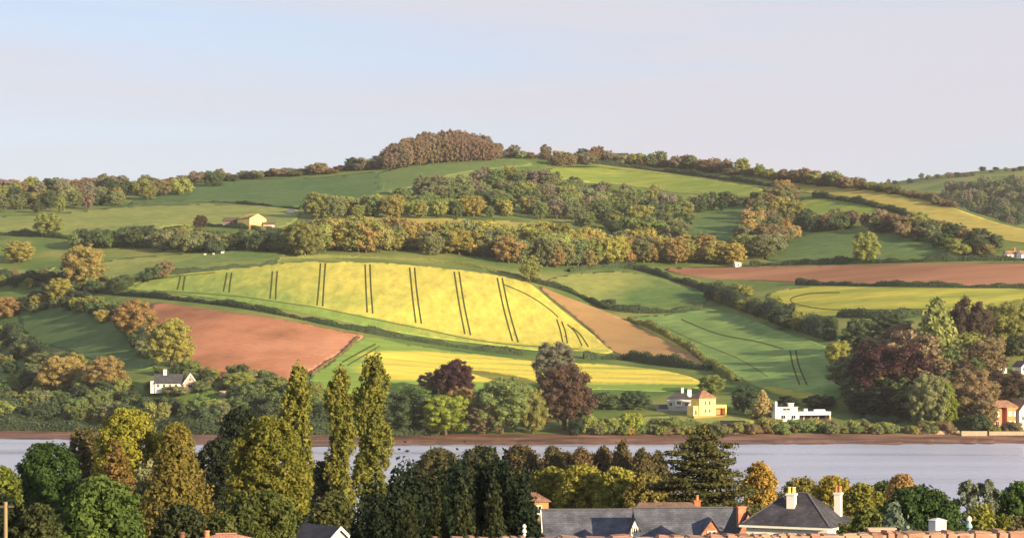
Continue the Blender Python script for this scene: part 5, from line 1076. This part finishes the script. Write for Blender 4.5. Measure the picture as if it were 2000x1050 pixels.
# white gable below the poplars
h = at_near('white_gabled_house', 632, 1052, 170, 38, 'dark roofed house with white bargeboard below the poplars')
gable_wall(MB(), -1.6, 1.6, -2, 2.5, -5, -.3, 1.3, 'y').build('wall', GREYW, h); uvmap(gable(MB(), -1.6, 1.6, -2, 2.5, -.3, 1.35, .2, .1, 'y').build('roof', DKSLATE, h))
MB().slab([(-1.9, -2.25, -.6), (0, -2.25, 1.1), (0, -2.25, .85), (-1.9, -2.25, -.85)], .07).build('bargeboard', WHITE, h); MB().slab([(0, -2.25, 1.1), (1.9, -2.25, -.6), (1.9, -2.25, -.85), (0, -2.25, .85)], .07).build('bargeboard', WHITE, h)
# small white things above the stone wall
D = 70; h = at_near('white_roof_vent', 1831, 1046, D, 24, 'white louvred roof vent above the stone wall', 'vent')
MB().box(-.19, .19, -.19, .19, -2.0, .48).build('casing', WHITE, h); MB().add([(-.23, -.23, .48), (.23, -.23, .48), (.23, .23, .48), (-.23, .23, .48), (0, 0, .56)], [(0, 1, 4), (1, 2, 4), (2, 3, 4), (3, 0, 4), (3, 2, 1, 0)]).build('cap', WHITE, h)
for i in range(5): MB().box(-.13, .13, -.215, -.19, .08 + i * .07, .12 + i * .07).build('louvre', GREYW, h)
h = at_near('cream_garden_wall', 1718, 1046, 88, 5, 'low cream wall behind the silvery blue shrub', 'wall'); MB().box(-.45, .55, -.2, .2, -3, .26).build('wall_body', PINKW, h); MB().box(-.5, .6, -.25, .25, .26, .32).build('coping', PINKW, h)
def finial(u, v, D, s, label, m2):
    e = at_near('garden_finial', u, v, D, 0, label, 'ornament')
    MB().tube([(0, 0, -2.2, .05 * s), (0, 0, 0, .05 * s), (0, 0, .05 * s, .10 * s), (0, 0, .12 * s, .04 * s)], 10).build('post', m2, e)
    MB().tube([(0, 0, .12 * s, .04 * s), (0, 0, .2 * s, .12 * s), (0, 0, .3 * s, .09 * s), (0, 0, .36 * s, .045 * s)], 10).build('urn', m2, e)
    MB().tube([(0, 0, .36 * s, .03 * s), (0, 0, .44 * s, .10 * s), (0, 0, .53 * s, .085 * s), (0, 0, .60 * s, .01 * s)], 10).build('ball', WHITE, e)
TEAL = plain('teal_glaze', (.22, .40, .42), rough=.3)
finial(1893, 1040, 50, .62, 'small white and teal finial above the stone wall', TEAL); finial(1024, 1046, 70, .62, 'small white ornament at the foot of the dark cypresses', WHITE)
h = at_near('wooden_pole', 11, 1050, 140, 0, 'pale wooden pole at the left frame edge', 'pole'); MB().tube([(0, 0, -6, .13), (0, 0, 2.2, .11)], 10).build('shaft', plain('pale_wood', (.26, .20, .12), scale=2), h); MB().box(-.5, .5, -.06, .06, 1.85, 1.97).build('crossarm', TIMBER, h)

# ------------------------------------------------------------ the stone wall below the camera
SAND = [noisy('red_sandstone_%s' % c, [tuple(x * .75 for x in col), col, tuple(min(1, x * 1.2) for x in col)], scale=9, rough=.95, bump=.8, bscale=40, bdist=.01) for c, col in (('rose', (.33, .185, .145)), ('buff', (.36, .225, .17)), ('brown', (.29, .16, .125)), ('pale', (.41, .28, .22)))]
MORTAR = plain('lime_mortar', (.33, .25, .2), scale=20)
wz = CZ - 2.80
a = Vector((-1.0, 32.0, wz)); b = Vector((9.4, 33.7, wz)); wd = b - a; wl = wd.length; ang = math.atan2(wd.y, wd.x)
wall = empty('stone_wall', (a.x, a.y, nearz(32.5) - .3), ang); props(wall, 'rough red sandstone garden wall along the bottom of the view', 'wall')
wh = wz - wall.location.z
MB().box(0, wl, .03, .34, 0, wh - .055).build('mortar_core', MORTAR, wall)
stone_me = []
for i in range(6):
    bm = bmesh.new(); bmesh.ops.create_cube(bm, size=1); bmesh.ops.bevel(bm, geom=bm.edges[:], offset=.16, segments=2, affect='EDGES'); rs = random.Random(i)
    for v in bm.verts: v.co += Vector((rs.uniform(-.045, .045), rs.uniform(-.045, .045), rs.uniform(-.06, .06)))
    me = bpy.data.meshes.new('stone'); bm.to_mesh(me); bm.free(); me.materials.append(SAND[i % 4]); stone_me.append(me)
rs = random.Random(77)
for course in range(4):
    x = -rs.uniform(0, .1)
    while x < wl:
        w_ = rs.choice((rs.uniform(.07, .14), rs.uniform(.14, .24), rs.uniform(.22, .40))); hh = rs.uniform(.10, .16) if course == 0 else .13
        o = bpy.data.objects.new('stone', rs.choice(stone_me)); COL.objects.link(o); o.parent = wall
        top_ = wh - .02 - (0 if course == 0 else .12 + (course - 1) * .122) + (rs.uniform(-.028, .012) if course == 0 else 0)
        dp = .36 if course == 0 else .30
        o.location = (x + w_ / 2, .185 - (.0 if course == 0 else .03) + rs.uniform(-.02, .02), top_ - hh / 2); o.scale = (w_ * 1.01, dp, hh * rs.uniform(.95, 1.08)); o.rotation_euler = (rs.uniform(-.06, .06), rs.uniform(-.09, .09), rs.uniform(-.05, .05))
        x += w_

# ------------------------------------------------------------ evening haze in the valley air
hz = MB().box(-3800, 3800, -450, 4950, -7.0, 232.0).build('haze', None)
hz.data.materials.clear()
m = bpy.data.materials.new('haze'); m.use_nodes = True; t = m.node_tree; t.nodes.clear()
o_ = t.nodes.new('ShaderNodeOutputMaterial'); pv = t.nodes.new('ShaderNodeVolumePrincipled')
pv.inputs['Color'].default_value = (.86, .88, .95, 1); pv.inputs['Density'].default_value = 0.000042; pv.inputs['Anisotropy'].default_value = 0.15
t.links.new(pv.outputs['Volume'], o_.inputs['Volume']); hz.data.materials.append(m)
props(hz, 'thin evening haze in the air', 'haze', kind='stuff')
